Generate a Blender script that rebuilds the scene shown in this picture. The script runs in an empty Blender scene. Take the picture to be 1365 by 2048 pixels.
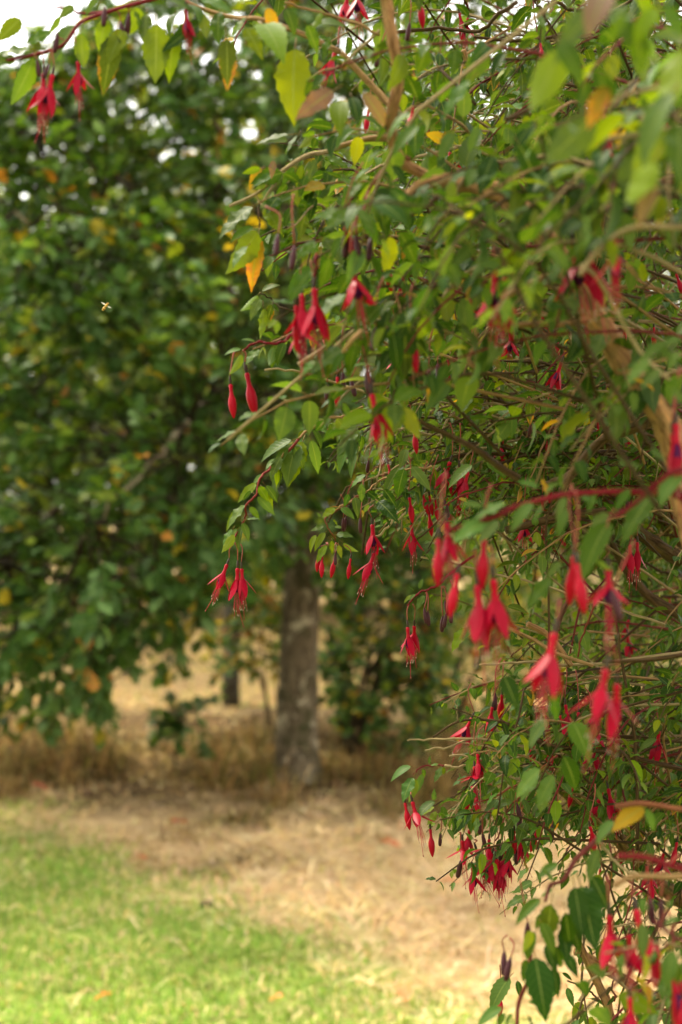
import bpy, math, random
import numpy as np
from mathutils import Matrix, Vector

rng = np.random.default_rng(7)
random.seed(7)
sc = bpy.context.scene
col = sc.collection

# ------------------------------------------------------------------ camera
CAMZ = 1.45
FPX = 50.0 / 36.0 * 2048.0          # focal length in photograph pixels
cam_d = bpy.data.cameras.new('camera')
cam = bpy.data.objects.new('camera', cam_d)
col.objects.link(cam)
cam.location = (0, 0, CAMZ)
cam.rotation_euler = (math.radians(90), 0, 0)
cam_d.lens = 50
cam_d.sensor_fit = 'VERTICAL'
cam_d.sensor_height = 36
cam_d.sensor_width = 24
cam_d.clip_start = 0.05
cam_d.clip_end = 2000
cam_d.dof.use_dof = True
cam_d.dof.focus_distance = 1.52
cam_d.dof.aperture_fstop = 4.8
sc.camera = cam

# ------------------------------------------------------------------ sky and sun (bright overcast)
SUN_EL, SUN_AZ = math.radians(58), math.radians(-50)    # azimuth from +Y, negative = to the left
wd = bpy.data.worlds.new('World')
sc.world = wd
wd.use_nodes = True
wn = wd.node_tree
bg = wn.nodes['Background']
sky = wn.nodes.new('ShaderNodeTexSky')
sky.sky_type = 'NISHITA'
sky.sun_disc = False
sky.sun_elevation = SUN_EL
sky.sun_rotation = SUN_AZ
sky.dust_density = 4.0
sky.air_density = 1.0
hs = wn.nodes.new('ShaderNodeHueSaturation')
hs.inputs['Saturation'].default_value = 0.22
wn.links.new(sky.outputs[0], hs.inputs['Color'])
mixw = wn.nodes.new('ShaderNodeMix')
mixw.data_type = 'RGBA'
mixw.inputs[0].default_value = 0.6
mixw.inputs[7].default_value = (9.4, 9.1, 8.4, 1)      # even cloud cover
wn.links.new(hs.outputs[0], mixw.inputs[6])
wn.links.new(mixw.outputs[2], bg.inputs['Color'])
bg.inputs['Strength'].default_value = 0.075

sun_d = bpy.data.lights.new('sun', 'SUN')
sun_d.energy = 1.5
sun_d.angle = math.radians(18)
sun_d.color = (1.0, 0.90, 0.70)
sun = bpy.data.objects.new('sun', sun_d)
col.objects.link(sun)
sdir = Vector((math.sin(SUN_AZ) * math.cos(SUN_EL), math.cos(SUN_AZ) * math.cos(SUN_EL), math.sin(SUN_EL)))
sun.rotation_euler = (-sdir).to_track_quat('-Z', 'Y').to_euler()
sun.location = sdir * 30

vs = sc.view_settings
vs.view_transform = 'Standard'
vs.look = 'None'
vs.exposure = 2.7
vs.gamma = 1
vs.use_curve_mapping = False
sc.cycles.use_denoising = True
sc.cycles.max_bounces = 6
sc.cycles.transmission_bounces = 6
sc.cycles.sample_clamp_indirect = 6

# ------------------------------------------------------------------ helpers
def P(px, py, d):
    return np.array([(px - 682.5) / FPX * d, d, CAMZ - (py - 1024.0) / FPX * d])

def nrm(v):
    v = np.asarray(v, float)
    return v / (np.linalg.norm(v) + 1e-12)

def project(p):
    return p[0] / p[1] * FPX + 682.5, 1024 - (p[2] - CAMZ) / p[1] * FPX

_G = rng.random((64, 64))
def vnoise(x, y):
    x = np.asarray(x, float); y = np.asarray(y, float)
    xi = np.floor(x).astype(int); yi = np.floor(y).astype(int)
    fx = x - xi; fy = y - yi
    fx = fx * fx * (3 - 2 * fx); fy = fy * fy * (3 - 2 * fy)
    g = lambda a, b: _G[a % 64, b % 64]
    return (g(xi, yi) * (1 - fx) + g(xi + 1, yi) * fx) * (1 - fy) + (g(xi, yi + 1) * (1 - fx) + g(xi + 1, yi + 1) * fx) * fy
def fbm(x, y):
    return (vnoise(x, y) * .5 + vnoise(x * 2.1 + 7, y * 2.1 + 3) * .3 + vnoise(x * 4.3 + 1, y * 4.3 + 9) * .2)

class Acc:
    def __init__(self):
        self.v, self.t, self.m, self.c, self.u, self.n = [], [], [], [], [], 0
    def add(self, v, t, c=(1, 1, 1, 0), u=None, m=0):
        v = np.asarray(v, np.float32).reshape(-1, 3); t = np.asarray(t, np.int32).reshape(-1, 3)
        self.v.append(v); self.t.append(t + self.n)
        self.m.append(np.broadcast_to(np.asarray(m, np.int32), (len(t),)))
        cc = np.asarray(c, np.float32)
        self.c.append(np.broadcast_to(cc, (len(v), 4)))
        self.u.append(np.zeros((len(v), 3), np.float32) if u is None else np.asarray(u, np.float32))
        self.n += len(v)
        return self
    def mesh(self, name, mats, smooth=True):
        v = np.concatenate(self.v); t = np.concatenate(self.t); m = np.concatenate(self.m)
        me = bpy.data.meshes.new(name)
        me.vertices.add(len(v)); me.vertices.foreach_set('co', v.ravel())
        me.loops.add(len(t) * 3); me.loops.foreach_set('vertex_index', t.ravel())
        me.polygons.add(len(t))
        me.polygons.foreach_set('loop_start', np.arange(0, len(t) * 3, 3, dtype=np.int32))
        me.polygons.foreach_set('loop_total', np.full(len(t), 3, np.int32))
        me.polygons.foreach_set('material_index', m.astype(np.int32))
        me.polygons.foreach_set('use_smooth', np.full(len(t), smooth))
        a = me.attributes.new('tint', 'FLOAT_COLOR', 'POINT')
        a.data.foreach_set('color', np.concatenate(self.c).astype(np.float32).ravel())
        b = me.attributes.new('luv', 'FLOAT_VECTOR', 'POINT')
        b.data.foreach_set('vector', np.concatenate(self.u).astype(np.float32).ravel())
        for mt in mats: me.materials.append(mt)
        me.update(calc_edges=True)
        me.validate()
        return me

def link(name, data, parent=None, M=None):
    o = bpy.data.objects.new(name, data)
    col.objects.link(o)
    if parent is not None:
        o.parent = parent
        if parent.get('base') is not None:
            o.matrix_parent_inverse = Matrix.Translation(-Vector(parent['base']))
    if M is not None: o.matrix_basis = M
    return o

def root(name, base, label, cat, group=None):
    o = bpy.data.objects.new(name, None)
    col.objects.link(o)
    o.location = base; o['base'] = [float(b) for b in base]
    o.empty_display_size = 0.1
    o['label'] = label; o['category'] = cat
    if group: o['group'] = group
    return o

def tag(o, label, cat, group=None):
    o['label'] = label; o['category'] = cat
    if group: o['group'] = group
    return o

def tube(pts, rad, sides=6, bump=0.0):
    pts = np.asarray(pts, float); n = len(pts)
    rad = np.broadcast_to(np.asarray(rad, float), (n,))
    T = np.gradient(pts, axis=0); T /= (np.linalg.norm(T, axis=1, keepdims=True) + 1e-12)
    ref = np.array([0.31, 0.2, 0.93]) if abs(T[0][2]) < .9 else np.array([1.0, 0, 0])
    B = np.zeros_like(pts); N = np.zeros_like(pts)
    b = nrm(np.cross(T[0], ref))
    for i in range(n):
        b = nrm(b - T[i] * np.dot(b, T[i])); B[i] = b; N[i] = np.cross(T[i], b)
    a = np.arange(sides) / sides * 2 * np.pi
    r = rad[:, None] * np.ones((1, sides))
    if bump:
        r = r * (1 + bump * (rng.random((n, sides)) - .5) * 2)
    v = pts[:, None, :] + (np.cos(a)[None, :, None] * B[:, None, :] + np.sin(a)[None, :, None] * N[:, None, :]) * r[..., None]
    v = v.reshape(-1, 3)
    L = np.concatenate([[0], np.cumsum(np.linalg.norm(np.diff(pts, axis=0), axis=1))])
    u = np.stack([np.repeat(np.cos(a)[None], n, 0), np.repeat(L[:, None], sides, 1), np.repeat(np.sin(a)[None], n, 0)], -1).reshape(-1, 3)
    i = np.arange(n - 1)[:, None] * sides; j = np.arange(sides)[None]; k = (j + 1) % sides
    t = np.concatenate([np.stack([i + j, i + k, i + sides + k], -1).reshape(-1, 3), np.stack([i + j, i + sides + k, i + sides + j], -1).reshape(-1, 3)])
    c0 = len(v)
    v = np.vstack([v, pts[0], pts[-1]]); u = np.vstack([u, u[0], u[-1]])
    jj = np.arange(sides); kk = (jj + 1) % sides; e = (n - 1) * sides
    t = np.vstack([t, np.stack([kk, jj, np.full(sides, c0)], -1), np.stack([e + jj, e + kk, np.full(sides, c0 + 1)], -1)])
    return v, t, u

def spline(pts, m=4):
    pts = np.asarray(pts, float)
    if len(pts) < 3:
        return np.linspace(pts[0], pts[-1], m + 1)
    p = np.vstack([2 * pts[0] - pts[1], pts, 2 * pts[-1] - pts[-2]])
    out = []
    for i in range(1, len(p) - 2):
        for k in range(m):
            s = k / m
            out.append(.5 * (2 * p[i] + (p[i + 1] - p[i - 1]) * s + (2 * p[i - 1] - 5 * p[i] + 4 * p[i + 1] - p[i + 2]) * s * s + (3 * p[i] - p[i - 1] - 3 * p[i + 1] + p[i + 2]) * s ** 3))
    out.append(pts[-1])
    return np.array(out)

def lathe(prof, sides=8, scallop=None):
    prof = np.asarray(prof, float); n = len(prof)
    a = np.arange(sides) / sides * 2 * np.pi
    v = np.stack([prof[:, 0:1] * np.cos(a), prof[:, 0:1] * np.sin(a), np.repeat(prof[:, 1:2], sides, 1)], -1)
    if scallop is not None:
        v[-1, :, 2] += scallop * (np.arange(sides) % 2)
    v = v.reshape(-1, 3)
    i = np.arange(n - 1)[:, None] * sides; j = np.arange(sides)[None]; k = (j + 1) % sides
    t = np.concatenate([np.stack([i + j, i + sides + k, i + k], -1).reshape(-1, 3), np.stack([i + j, i + sides + j, i + sides + k], -1).reshape(-1, 3)])
    return v, t

# ------------------------------------------------------------------ materials
def newmat(name):
    m = bpy.data.materials.new(name); m.use_nodes = True
    nt = m.node_tree; nt.nodes.clear()
    out = nt.nodes.new('ShaderNodeOutputMaterial')
    return m, nt, out

def nd(nt, t, **kw):
    n = nt.nodes.new(t)
    for k, v in kw.items(): setattr(n, k, v)
    return n

def math_(nt, op, a, b=None, c=None, clamp=False):
    n = nt.nodes.new('ShaderNodeMath'); n.operation = op; n.use_clamp = clamp
    for i, x in enumerate((a, b, c)):
        if x is None: continue
        if hasattr(x, 'is_linked'): nt.links.new(x, n.inputs[i])
        else: n.inputs[i].default_value = x
    return n.outputs[0]

def mix_(nt, f, a, b, blend='MIX'):
    n = nt.nodes.new('ShaderNodeMix'); n.data_type = 'RGBA'; n.blend_type = blend
    for s, x in ((n.inputs[0], f), (n.inputs[6], a), (n.inputs[7], b)):
        if hasattr(x, 'is_linked'): nt.links.new(x, s)
        elif isinstance(x, (int, float)): s.default_value = x
        else: s.default_value = (*x[:3], 1)
    return n.outputs[2]

def ramp_(nt, f, stops):
    n = nt.nodes.new('ShaderNodeValToRGB')
    nt.links.new(f, n.inputs[0])
    el = n.color_ramp.elements
    while len(el) < len(stops): el.new(0.5)
    for e, (p, c) in zip(el, stops): e.position = p; e.color = (*c[:3], 1)
    return n.outputs[0]

def noise_(nt, vec, scale, detail=3, rough=.55, dist=0.0):
    n = nt.nodes.new('ShaderNodeTexNoise')
    n.inputs['Scale'].default_value = scale; n.inputs['Detail'].default_value = detail
    n.inputs['Roughness'].default_value = rough; n.inputs['Distortion'].default_value = dist
    if vec is not None: nt.links.new(vec, n.inputs['Vector'])
    return n.outputs['Fac']

def tint_source(nt, per_object):
    if per_object:
        n = nd(nt, 'ShaderNodeObjectInfo'); return n.outputs['Color'], n.outputs['Alpha']
    n = nd(nt, 'ShaderNodeAttribute', attribute_name='tint'); return n.outputs['Color'], n.outputs['Alpha']

def leaf_material(name, per_object, nscale, rough=.42, trans=.36, veins=9.0, under=(1.25, 1.2, 1.1), spec=.06):
    m, nt, out = newmat(name)
    L = nt.links.new
    tc, age = tint_source(nt, per_object)
    luv = nd(nt, 'ShaderNodeAttribute', attribute_name='luv').outputs['Vector']
    sx = nd(nt, 'ShaderNodeSeparateXYZ'); L(luv, sx.inputs[0])
    geo = nd(nt, 'ShaderNodeNewGeometry')
    n1 = noise_(nt, geo.outputs['Position'], nscale, 4, .6)
    ax = math_(nt, 'ABSOLUTE', sx.outputs[0])
    # blotchy ageing: edges and tip go first
    ed = math_(nt, 'ADD', math_(nt, 'MULTIPLY', ax, .35), math_(nt, 'MULTIPLY', sx.outputs[1], .35))
    bl = math_(nt, 'ADD', math_(nt, 'MULTIPLY', n1, 1.1), ed)
    thr = math_(nt, 'SUBTRACT', 1.75, math_(nt, 'MULTIPLY', age, 1.25))
    blm = math_(nt, 'MULTIPLY', math_(nt, 'SUBTRACT', bl, thr), 4.0, clamp=True)
    v1 = mix_(nt, math_(nt, 'MULTIPLY', n1, .55), tc, (0.01, 0.025, 0.003))
    v1 = mix_(nt, .72, tc, v1)
    v2 = mix_(nt, blm, v1, ramp_(nt, noise_(nt, geo.outputs['Position'], nscale * 1.7, 2), [(0.3, (.16, .03, .008)), (.5, (.30, .14, .015)), (.7, (.24, .06, .04))]))
    # midrib and side veins
    rib = math_(nt, 'LESS_THAN', ax, .07)
    v3 = mix_(nt, math_(nt, 'MULTIPLY', rib, .45), v2, (.13, .16, .04))
    ph = math_(nt, 'SUBTRACT', math_(nt, 'MULTIPLY', sx.outputs[1], veins), math_(nt, 'MULTIPLY', ax, 1.6))
    fr = math_(nt, 'ABSOLUTE', math_(nt, 'SUBTRACT', math_(nt, 'FRACT', ph), .5))
    vein = math_(nt, 'MULTIPLY', math_(nt, 'SUBTRACT', .12, fr), 8.0, clamp=True)
    v4 = mix_(nt, math_(nt, 'MULTIPLY', vein, .30), v3, mix_(nt, .5, v3, (.10, .14, .035)))
    # paler underside
    up = mix_(nt, 1.0, v4, under, 'MULTIPLY')
    up = mix_(nt, .18, up, (.09, .12, .05))
    fin = mix_(nt, geo.outputs['Backfacing'], v4, up)
    bmp = nd(nt, 'ShaderNodeBump'); bmp.inputs['Strength'].default_value = .35; bmp.inputs['Distance'].default_value = .0008
    L(math_(nt, 'ADD', math_(nt, 'MULTIPLY', fr, 1.0), math_(nt, 'MULTIPLY', n1, .6)), bmp.inputs['Height'])
    pb = nd(nt, 'ShaderNodeBsdfPrincipled')
    L(fin, pb.inputs['Base Color']); L(bmp.outputs[0], pb.inputs['Normal'])
    pb.inputs['Roughness'].default_value = rough
    pb.inputs['Specular IOR Level'].default_value = spec
    tr = nd(nt, 'ShaderNodeBsdfTranslucent')
    tcol = mix_(nt, 1.0, v4, (2.4, 2.1, .55), 'MULTIPLY')
    L(tcol, tr.inputs['Color'])
    mx = nd(nt, 'ShaderNodeMixShader'); mx.inputs[0].default_value = trans
    L(pb.outputs[0], mx.inputs[1]); L(tr.outputs[0], mx.inputs[2]); L(mx.outputs[0], out.inputs['Surface'])
    return m

def stem_material(name, per_object=False):
    m, nt, out = newmat(name)
    L = nt.links.new
    tc, age = tint_source(nt, per_object)
    luv = nd(nt, 'ShaderNodeAttribute', attribute_name='luv').outputs['Vector']
    mp = nd(nt, 'ShaderNodeMapping'); L(luv, mp.inputs[0]); mp.inputs['Scale'].default_value = (1.6, 28, 1.6)
    n1 = noise_(nt, mp.outputs[0], 1.5, 5, .65, .4)
    geo = nd(nt, 'ShaderNodeNewGeometry')
    n2 = noise_(nt, geo.outputs['Position'], 90, 4, .6)
    dark = mix_(nt, 1.0, tc, (.24, .20, .16), 'MULTIPLY')
    c1 = mix_(nt, math_(nt, 'MULTIPLY', math_(nt, 'SUBTRACT', n1, .45), 3.0, clamp=True), tc, dark)
    c2 = mix_(nt, math_(nt, 'MULTIPLY', math_(nt, 'SUBTRACT', n2, .6), 2.0, clamp=True), c1, (.2, .16, .09))
    c3 = mix_(nt, math_(nt, 'MULTIPLY', age, math_(nt, 'MULTIPLY', math_(nt, 'SUBTRACT', .5, n2), 6.0, clamp=True)), c2, (.06, .075, .02))
    mp2 = nd(nt, 'ShaderNodeMapping'); L(luv, mp2.inputs[0]); mp2.inputs['Scale'].default_value = (.9, 16, .9)
    n3 = noise_(nt, mp2.outputs[0], 1.3, 6, .75, 1.2)
    c3 = mix_(nt, math_(nt, 'MULTIPLY', math_(nt, 'SUBTRACT', n3, .52), 14.0, clamp=True), c3, mix_(nt, 1.0, c3, (.40, .34, .28), 'MULTIPLY'))
    c3 = mix_(nt, math_(nt, 'MULTIPLY', math_(nt, 'SUBTRACT', .42, n3), 12.0, clamp=True), c3, mix_(nt, 1.0, c3, (1.7, 1.55, 1.3), 'MULTIPLY'))
    bmp = nd(nt, 'ShaderNodeBump'); bmp.inputs['Strength'].default_value = .9; bmp.inputs['Distance'].default_value = .003
    L(math_(nt, 'ADD', n1, n2), bmp.inputs['Height'])
    pb = nd(nt, 'ShaderNodeBsdfPrincipled'); L(c3, pb.inputs['Base Color']); L(bmp.outputs[0], pb.inputs['Normal'])
    pb.inputs['Roughness'].default_value = .6; pb.inputs['Specular IOR Level'].default_value = .05
    L(pb.outputs[0], out.inputs['Surface'])
    return m

def petal_material(name, c0, c1, rough=.38, trans=.25, sheen=.25):
    m, nt, out = newmat(name)
    L = nt.links.new
    oi = nd(nt, 'ShaderNodeObjectInfo')
    geo = nd(nt, 'ShaderNodeNewGeometry')
    n1 = noise_(nt, geo.outputs['Position'], 140, 3)
    f = math_(nt, 'ADD', math_(nt, 'MULTIPLY', oi.outputs['Random'], .5), math_(nt, 'MULTIPLY', n1, .5))
    c = mix_(nt, f, c0, c1)
    pb = nd(nt, 'ShaderNodeBsdfPrincipled'); L(c, pb.inputs['Base Color'])
    pb.inputs['Roughness'].default_value = rough
    pb.inputs['Sheen Weight'].default_value = sheen
    pb.inputs['Specular IOR Level'].default_value = .09
    pb.inputs['Sheen Tint'].default_value = (1, .45, .5, 1)
    tr = nd(nt, 'ShaderNodeBsdfTranslucent'); L(mix_(nt, 1.0, c, (1.6, 1.0, 1.2), 'MULTIPLY'), tr.inputs['Color'])
    mx = nd(nt, 'ShaderNodeMixShader'); mx.inputs[0].default_value = trans
    L(pb.outputs[0], mx.inputs[1]); L(tr.outputs[0], mx.inputs[2]); L(mx.outputs[0], out.inputs['Surface'])
    return m

def plain(name, c, rough=.5, c2=None, nscale=60):
    m, nt, out = newmat(name)
    pb = nd(nt, 'ShaderNodeBsdfPrincipled')
    geo = nd(nt, 'ShaderNodeNewGeometry')
    nt.links.new(mix_(nt, noise_(nt, geo.outputs['Position'], nscale, 3), c, c2 or tuple(x * .6 for x in c)), pb.inputs['Base Color'])
    pb.inputs['Roughness'].default_value = rough; pb.inputs['Specular IOR Level'].default_value = .09
    nt.links.new(pb.outputs[0], out.inputs['Surface'])
    return m

M_LEAF_O = leaf_material('fuchsia_leaf', True, 55)
M_LEAF_M = leaf_material('fuchsia_leaf_mass', False, 55)
M_OAK_O = leaf_material('oak_leaf', True, 18, rough=.48, veins=6, trans=.28, spec=.09)
M_OAK_M = leaf_material('oak_leaf_mass', False, 18, rough=.48, veins=6, trans=.28, spec=.09)
M_STEM = stem_material('stem_bark')
M_PET = plain('petiole', (.15, .05, .015), .5, (.11, .11, .02))
M_SEPAL = petal_material('sepal_red', (.30, .0012, .015), (.18, .0007, .009), sheen=.0, trans=.2)
M_TUBE = petal_material('tube_red', (.32, .002, .012), (.20, .0012, .008), trans=.1, sheen=.0)
M_COROLLA = petal_material('corolla_purple', (.06, .003, .035), (.03, .002, .03), trans=.12, sheen=0)
M_OVARY = plain('ovary', (.035, .010, .012), .4, (.03, .03, .012))
M_THREAD = plain('stamen_thread', (.36, .02, .04), .5, (.3, .01, .03))
M_ANTHER = plain('anther', (.42, .30, .22), .7)
M_PEDI = plain('pedicel', (.22, .03, .03), .45, (.16, .06, .03))
M_BERRY = plain('berry_skin', (.030, .008, .012), .35, (.05, .015, .015))

# ------------------------------------------------------------------ leaf templates (chord along +Y, length 1, face +Z)
def leaf_template(width, a0, a1, fold, n=7, pet=.2, wav=0.0, shape='serrate', pr=.012):
    """leaf blade with petiole, curved along an arc"""
    S = np.linspace(0, 1, 60)
    ang = a0 + (a1 - a0) * S
    yy = np.concatenate([[0], np.cumsum(np.cos(ang[:-1])) / 59]); zz = np.concatenate([[0], np.cumsum(np.sin(ang[:-1])) / 59])
    def at(s):
        return np.interp(s, S, yy), np.interp(s, S, zz), np.interp(s, S, ang)
    v, u, t = [], [], []
    sb = np.linspace(pet, 1, n + 1)
    for i, s in enumerate(sb):
        y, z, a = at(s); q = i / n
        v.append((0, y, z)); u.append((0, q, 0))
    side0 = {}
    for sg in (-1, 1):
        rows = []
        prev = None
        for i in range(n):
            q0 = i / n; q1 = (i + 1) / n
            if shape == 'serrate':
                prof = lambda q: width * .5 * 3.3 * (q ** .7) * ((1 - q) ** 1.22) if 0 < q < 1 else 0
                qa = q0 + .70 / n; tooth = 1.10
                wa = prof(qa) * tooth
                wb = prof(q1) * .95 if i < n - 1 else 0
            else:                                   # lobed
                prof = lambda q: width * .5 * (.22 + .95 * math.sin(math.pi * min(1, q ** 1.25)) ** .7) if 0 < q < 1 else 0
                qa = q0 + .55 / n; wa = prof(qa) * 1.18
                wb = prof(q1) * .52 if i < n - 1 else 0
                if i == n - 1: wa = prof(qa) * .95
            for q, w in ((qa, wa), (q1, wb)):
                if w == 0:
                    rows.append(n); continue        # tip vertex on the midrib
                y, z, a = at(pet + (1 - pet) * q)
                zf = fold * w + wav * w * math.sin(q * 17 + sg)
                v.append((sg * w, y - math.sin(a) * zf, z + math.cos(a) * zf)); u.append((sg * 1.0, q, 0))
                rows.append(len(v) - 1)
        # triangulate: midrib i .. i+1 with edge points
        for i in range(n):
            eprev = rows[2 * i - 1] if i > 0 else None
            ea, eb = rows[2 * i], rows[2 * i + 1]
            tri = []
            if eprev is None:
                tri += [(0, ea, 1)]
            else:
                tri += [(i, eprev, ea), (i, ea, i + 1)]
            if eb != i + 1: tri += [(i + 1, ea, eb)]
            for a_, b_, c_ in tri:
                t.append((a_, c_, b_) if sg < 0 else (a_, b_, c_))
    nb = len(t)
    # petiole
    sp = np.linspace(0, pet + .03, 3)
    pp = np.array([(0, at(s)[0], at(s)[1] - .004) for s in sp])
    pv, pt, pu = tube(pp, [pr, pr * .9, pr * .6], 3)
    off = len(v)
    v = np.vstack([np.array(v), pv]); u = np.vstack([np.array(u), np.zeros((len(pv), 3))])
    t = np.vstack([np.array(t), pt + off])
    mi = np.concatenate([np.zeros(nb, int), np.ones(len(pt), int)])
    # normalise chord to +Y, unit length
    y1, z1, _ = at(1.0); L = math.hypot(y1, z1); c, s = y1 / L, z1 / L
    R = np.array([[1, 0, 0], [0, c, s], [0, -s, c]])
    v = (R @ v.T).T / L
    # make sure the blade faces +Z
    e1 = v[t[0][1]] - v[t[0][0]]; e2 = v[t[0][2]] - v[t[0][0]]
    if np.cross(e1, e2)[2] < 0: t[:nb] = t[:nb][:, ::-1]
    return v, t, u, mi

R_ = math.radians
FT = [leaf_template(.38, R_(18), R_(-28), .25), leaf_template(.34, R_(35), R_(-45), .35, wav=.15), leaf_template(.40, R_(5), R_(-12), .15, wav=.1),
      leaf_template(.31, R_(30), R_(-55), .5), leaf_template(.43, R_(12), R_(-20), .12, wav=.2), leaf_template(.29, R_(15), R_(-25), .6),
      leaf_template(.50, R_(10), R_(-25), .15, pet=.14, wav=.12), leaf_template(.44, R_(20), R_(-30), .22, pet=.13)]
OT = [leaf_template(.56, R_(10), R_(-25), .15, n=5, pet=.1, shape='lobed'), leaf_template(.50, R_(20), R_(-40), .3, n=5, pet=.1, wav=.15, shape='lobed'),
      leaf_template(.62, R_(5), R_(-10), .08, n=5, pet=.1, wav=.2, shape='lobed'), leaf_template(.45, R_(0), R_(-50), .35, n=4, pet=.12, shape='lobed')]

class Leaves:
    """collects leaves; the largest in view become parts of their own, the others one mass"""
    def __init__(self, temps): self.T = temps; self.items = []
    def add(self, pos, axis, normal, L, tint, tid=None, force=False, wide=1.0):
        pos = np.asarray(pos, float)
        Y = nrm(axis); Z = np.asarray(normal, float); Z = Z - Y * np.dot(Z, Y)
        if np.linalg.norm(Z) < 1e-3: Z = np.cross(Y, [1, 0, .1])
        Z = nrm(Z); X = np.cross(Y, Z)
        M = np.stack([X * wide, Y, Z], 1) * L
        if tid is None: tid = int(rng.integers(0, len(self.T)))
        c = pos + Y * L * .5
        s = -1
        if c[1] > .2:
            px, py = project(c)
            if -20 < px < 1385 and -20 < py < 2068:
                s = L / c[1] * (.35 + abs(np.dot(Z, nrm(c - np.array([0, 0, CAMZ]))))) * (.6 + .4 * rng.random())
                if force: s += 1e3
        self.items.append((s, tid, M, np.asarray(pos, float), tint))
    def emit(self, parent, mat_o, mat_m, mass_name, limit=300):
        self.items.sort(key=lambda a: -a[0])
        me = []
        for k, (v, t, u, mi) in enumerate(self.T):
            a = Acc(); a.add(v, t, u=u, m=mi); me.append(a.mesh('leaf', [mat_o, M_PET]))
        one = [i for i in self.items[:limit] if i[0] > 0]
        for s, tid, M, pos, tint in one:
            m4 = np.eye(4); m4[:3, :3] = M; m4[:3, 3] = pos
            o = link('leaf', me[tid], parent, Matrix(m4.tolist()))
            o.color = [float(x) for x in tint]
        rest = self.items[len(one):]
        if rest:
            a = Acc()
            for k, (v, t, u, mi) in enumerate(self.T):
                g = [i for i in rest if i[1] == k]
                if not g: continue
                Ms = np.stack([i[2] for i in g]); ps = np.stack([i[3] for i in g]); tn = np.stack([np.asarray(i[4]) for i in g])
                V = np.einsum('nij,vj->nvi', Ms, v) + ps[:, None, :]
                off = (np.arange(len(g)) * len(v))[:, None, None]
                a.add(V.reshape(-1, 3), (t[None] + off).reshape(-1, 3), np.repeat(tn, len(v), 0), np.tile(u, (len(g), 1)), np.tile(mi, len(g)))
            o = link(mass_name, a.mesh(mass_name, [mat_m, M_PET]), parent)
            o['kind'] = 'stuff'

# ------------------------------------------------------------------ ground
def lawn_mask(x, y):
    """1 on the mown lawn, 0 on the straw"""
    b = 4.62 - 1.22 * x - y
    n = (fbm(x * 1.3 + 40, y * 1.3 + 11) - .5) * 2.2 + (fbm(x * 4 + 3, y * 4 + 2) - .5) * 1.3
    return np.clip((b + n) * 1.1 + .5, 0, 1)

def ground_z(x, y):
    x = np.asarray(x, float); y = np.asarray(y, float)
    near = np.exp(-((x + .3) ** 2 + (y - 8) ** 2) / 200)
    return (fbm(x * .7 + 5, y * .7 + 8) - .5) * .10 * near

def ground_material():
    m, nt, out = newmat('ground_soil')
    L = nt.links.new
    geo = nd(nt, 'ShaderNodeNewGeometry'); pos = geo.outputs['Position']
    sx = nd(nt, 'ShaderNodeSeparateXYZ'); L(pos, sx.inputs[0])
    b = math_(nt, 'SUBTRACT', math_(nt, 'SUBTRACT', 4.62, math_(nt, 'MULTIPLY', sx.outputs[0], 1.22)), sx.outputs[1])
    n0 = noise_(nt, pos, 1.4, 4, .6)
    lawn = math_(nt, 'ADD', math_(nt, 'ADD', b, math_(nt, 'MULTIPLY', math_(nt, 'SUBTRACT', n0, .5), 3.0)), .5, clamp=True)
    straw = ramp_(nt, noise_(nt, pos, 9, 5, .7), [(.25, (.20, .125, .055)), (.5, (.46, .32, .16)), (.75, (.60, .45, .25))])
    green = ramp_(nt, noise_(nt, pos, 14, 5, .7), [(.3, (.08, .125, .018)), (.6, (.18, .24, .045)), (.8, (.36, .32, .11))])
    litter_shade = math_(nt, 'MULTIPLY', math_(nt, 'SUBTRACT', math_(nt, 'ADD', sx.outputs[1], math_(nt, 'MULTIPLY', math_(nt, 'SUBTRACT', n0, .5), 2.6)), 6.35), .9, clamp=True)
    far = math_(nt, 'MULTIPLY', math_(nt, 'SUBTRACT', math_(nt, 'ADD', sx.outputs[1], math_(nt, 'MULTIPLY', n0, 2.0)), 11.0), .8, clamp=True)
    shaded_litter = ramp_(nt, noise_(nt, pos, 12, 5, .7), [(.3, (.030, .018, .007)), (.55, (.085, .052, .020)), (.8, (.20, .13, .05))])  # brown leaf litter, with the shade under the oak painted into its colour
    straw = mix_(nt, math_(nt, 'MULTIPLY', litter_shade, math_(nt, 'SUBTRACT', 1.0, far)), straw, shaded_litter)
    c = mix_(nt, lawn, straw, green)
    bmp = nd(nt, 'ShaderNodeBump'); bmp.inputs['Strength'].default_value = .8; bmp.inputs['Distance'].default_value = .03
    L(noise_(nt, pos, 30, 6, .7), bmp.inputs['Height'])
    pb = nd(nt, 'ShaderNodeBsdfPrincipled'); L(c, pb.inputs['Base Color']); L(bmp.outputs[0], pb.inputs['Normal'])
    pb.inputs['Roughness'].default_value = .95; pb.inputs['Specular IOR Level'].default_value = .05
    L(pb.outputs[0], out.inputs['Surface'])
    return m

def build_ground():
    xs = np.concatenate([[-600, -200, -60, -25], np.linspace(-14, 14, 113), [25, 60, 200, 600]])
    ys = np.concatenate([[-600, -200, -60, -20], np.linspace(-8, 24, 129), [40, 80, 200, 600]])
    X, Y = np.meshgrid(xs, ys); Z = ground_z(X, Y)
    v = np.stack([X, Y, Z], -1).reshape(-1, 3)
    nx, ny = len(xs), len(ys)
    i = np.arange(ny - 1)[:, None] * nx + np.arange(nx - 1)[None]
    t = np.concatenate([np.stack([i, i + 1, i + nx + 1], -1).reshape(-1, 3), np.stack([i, i + nx + 1, i + nx], -1).reshape(-1, 3)])
    a = Acc(); a.add(v, t)
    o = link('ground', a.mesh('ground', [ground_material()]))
    o['kind'] = 'structure'
build_ground()

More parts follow.
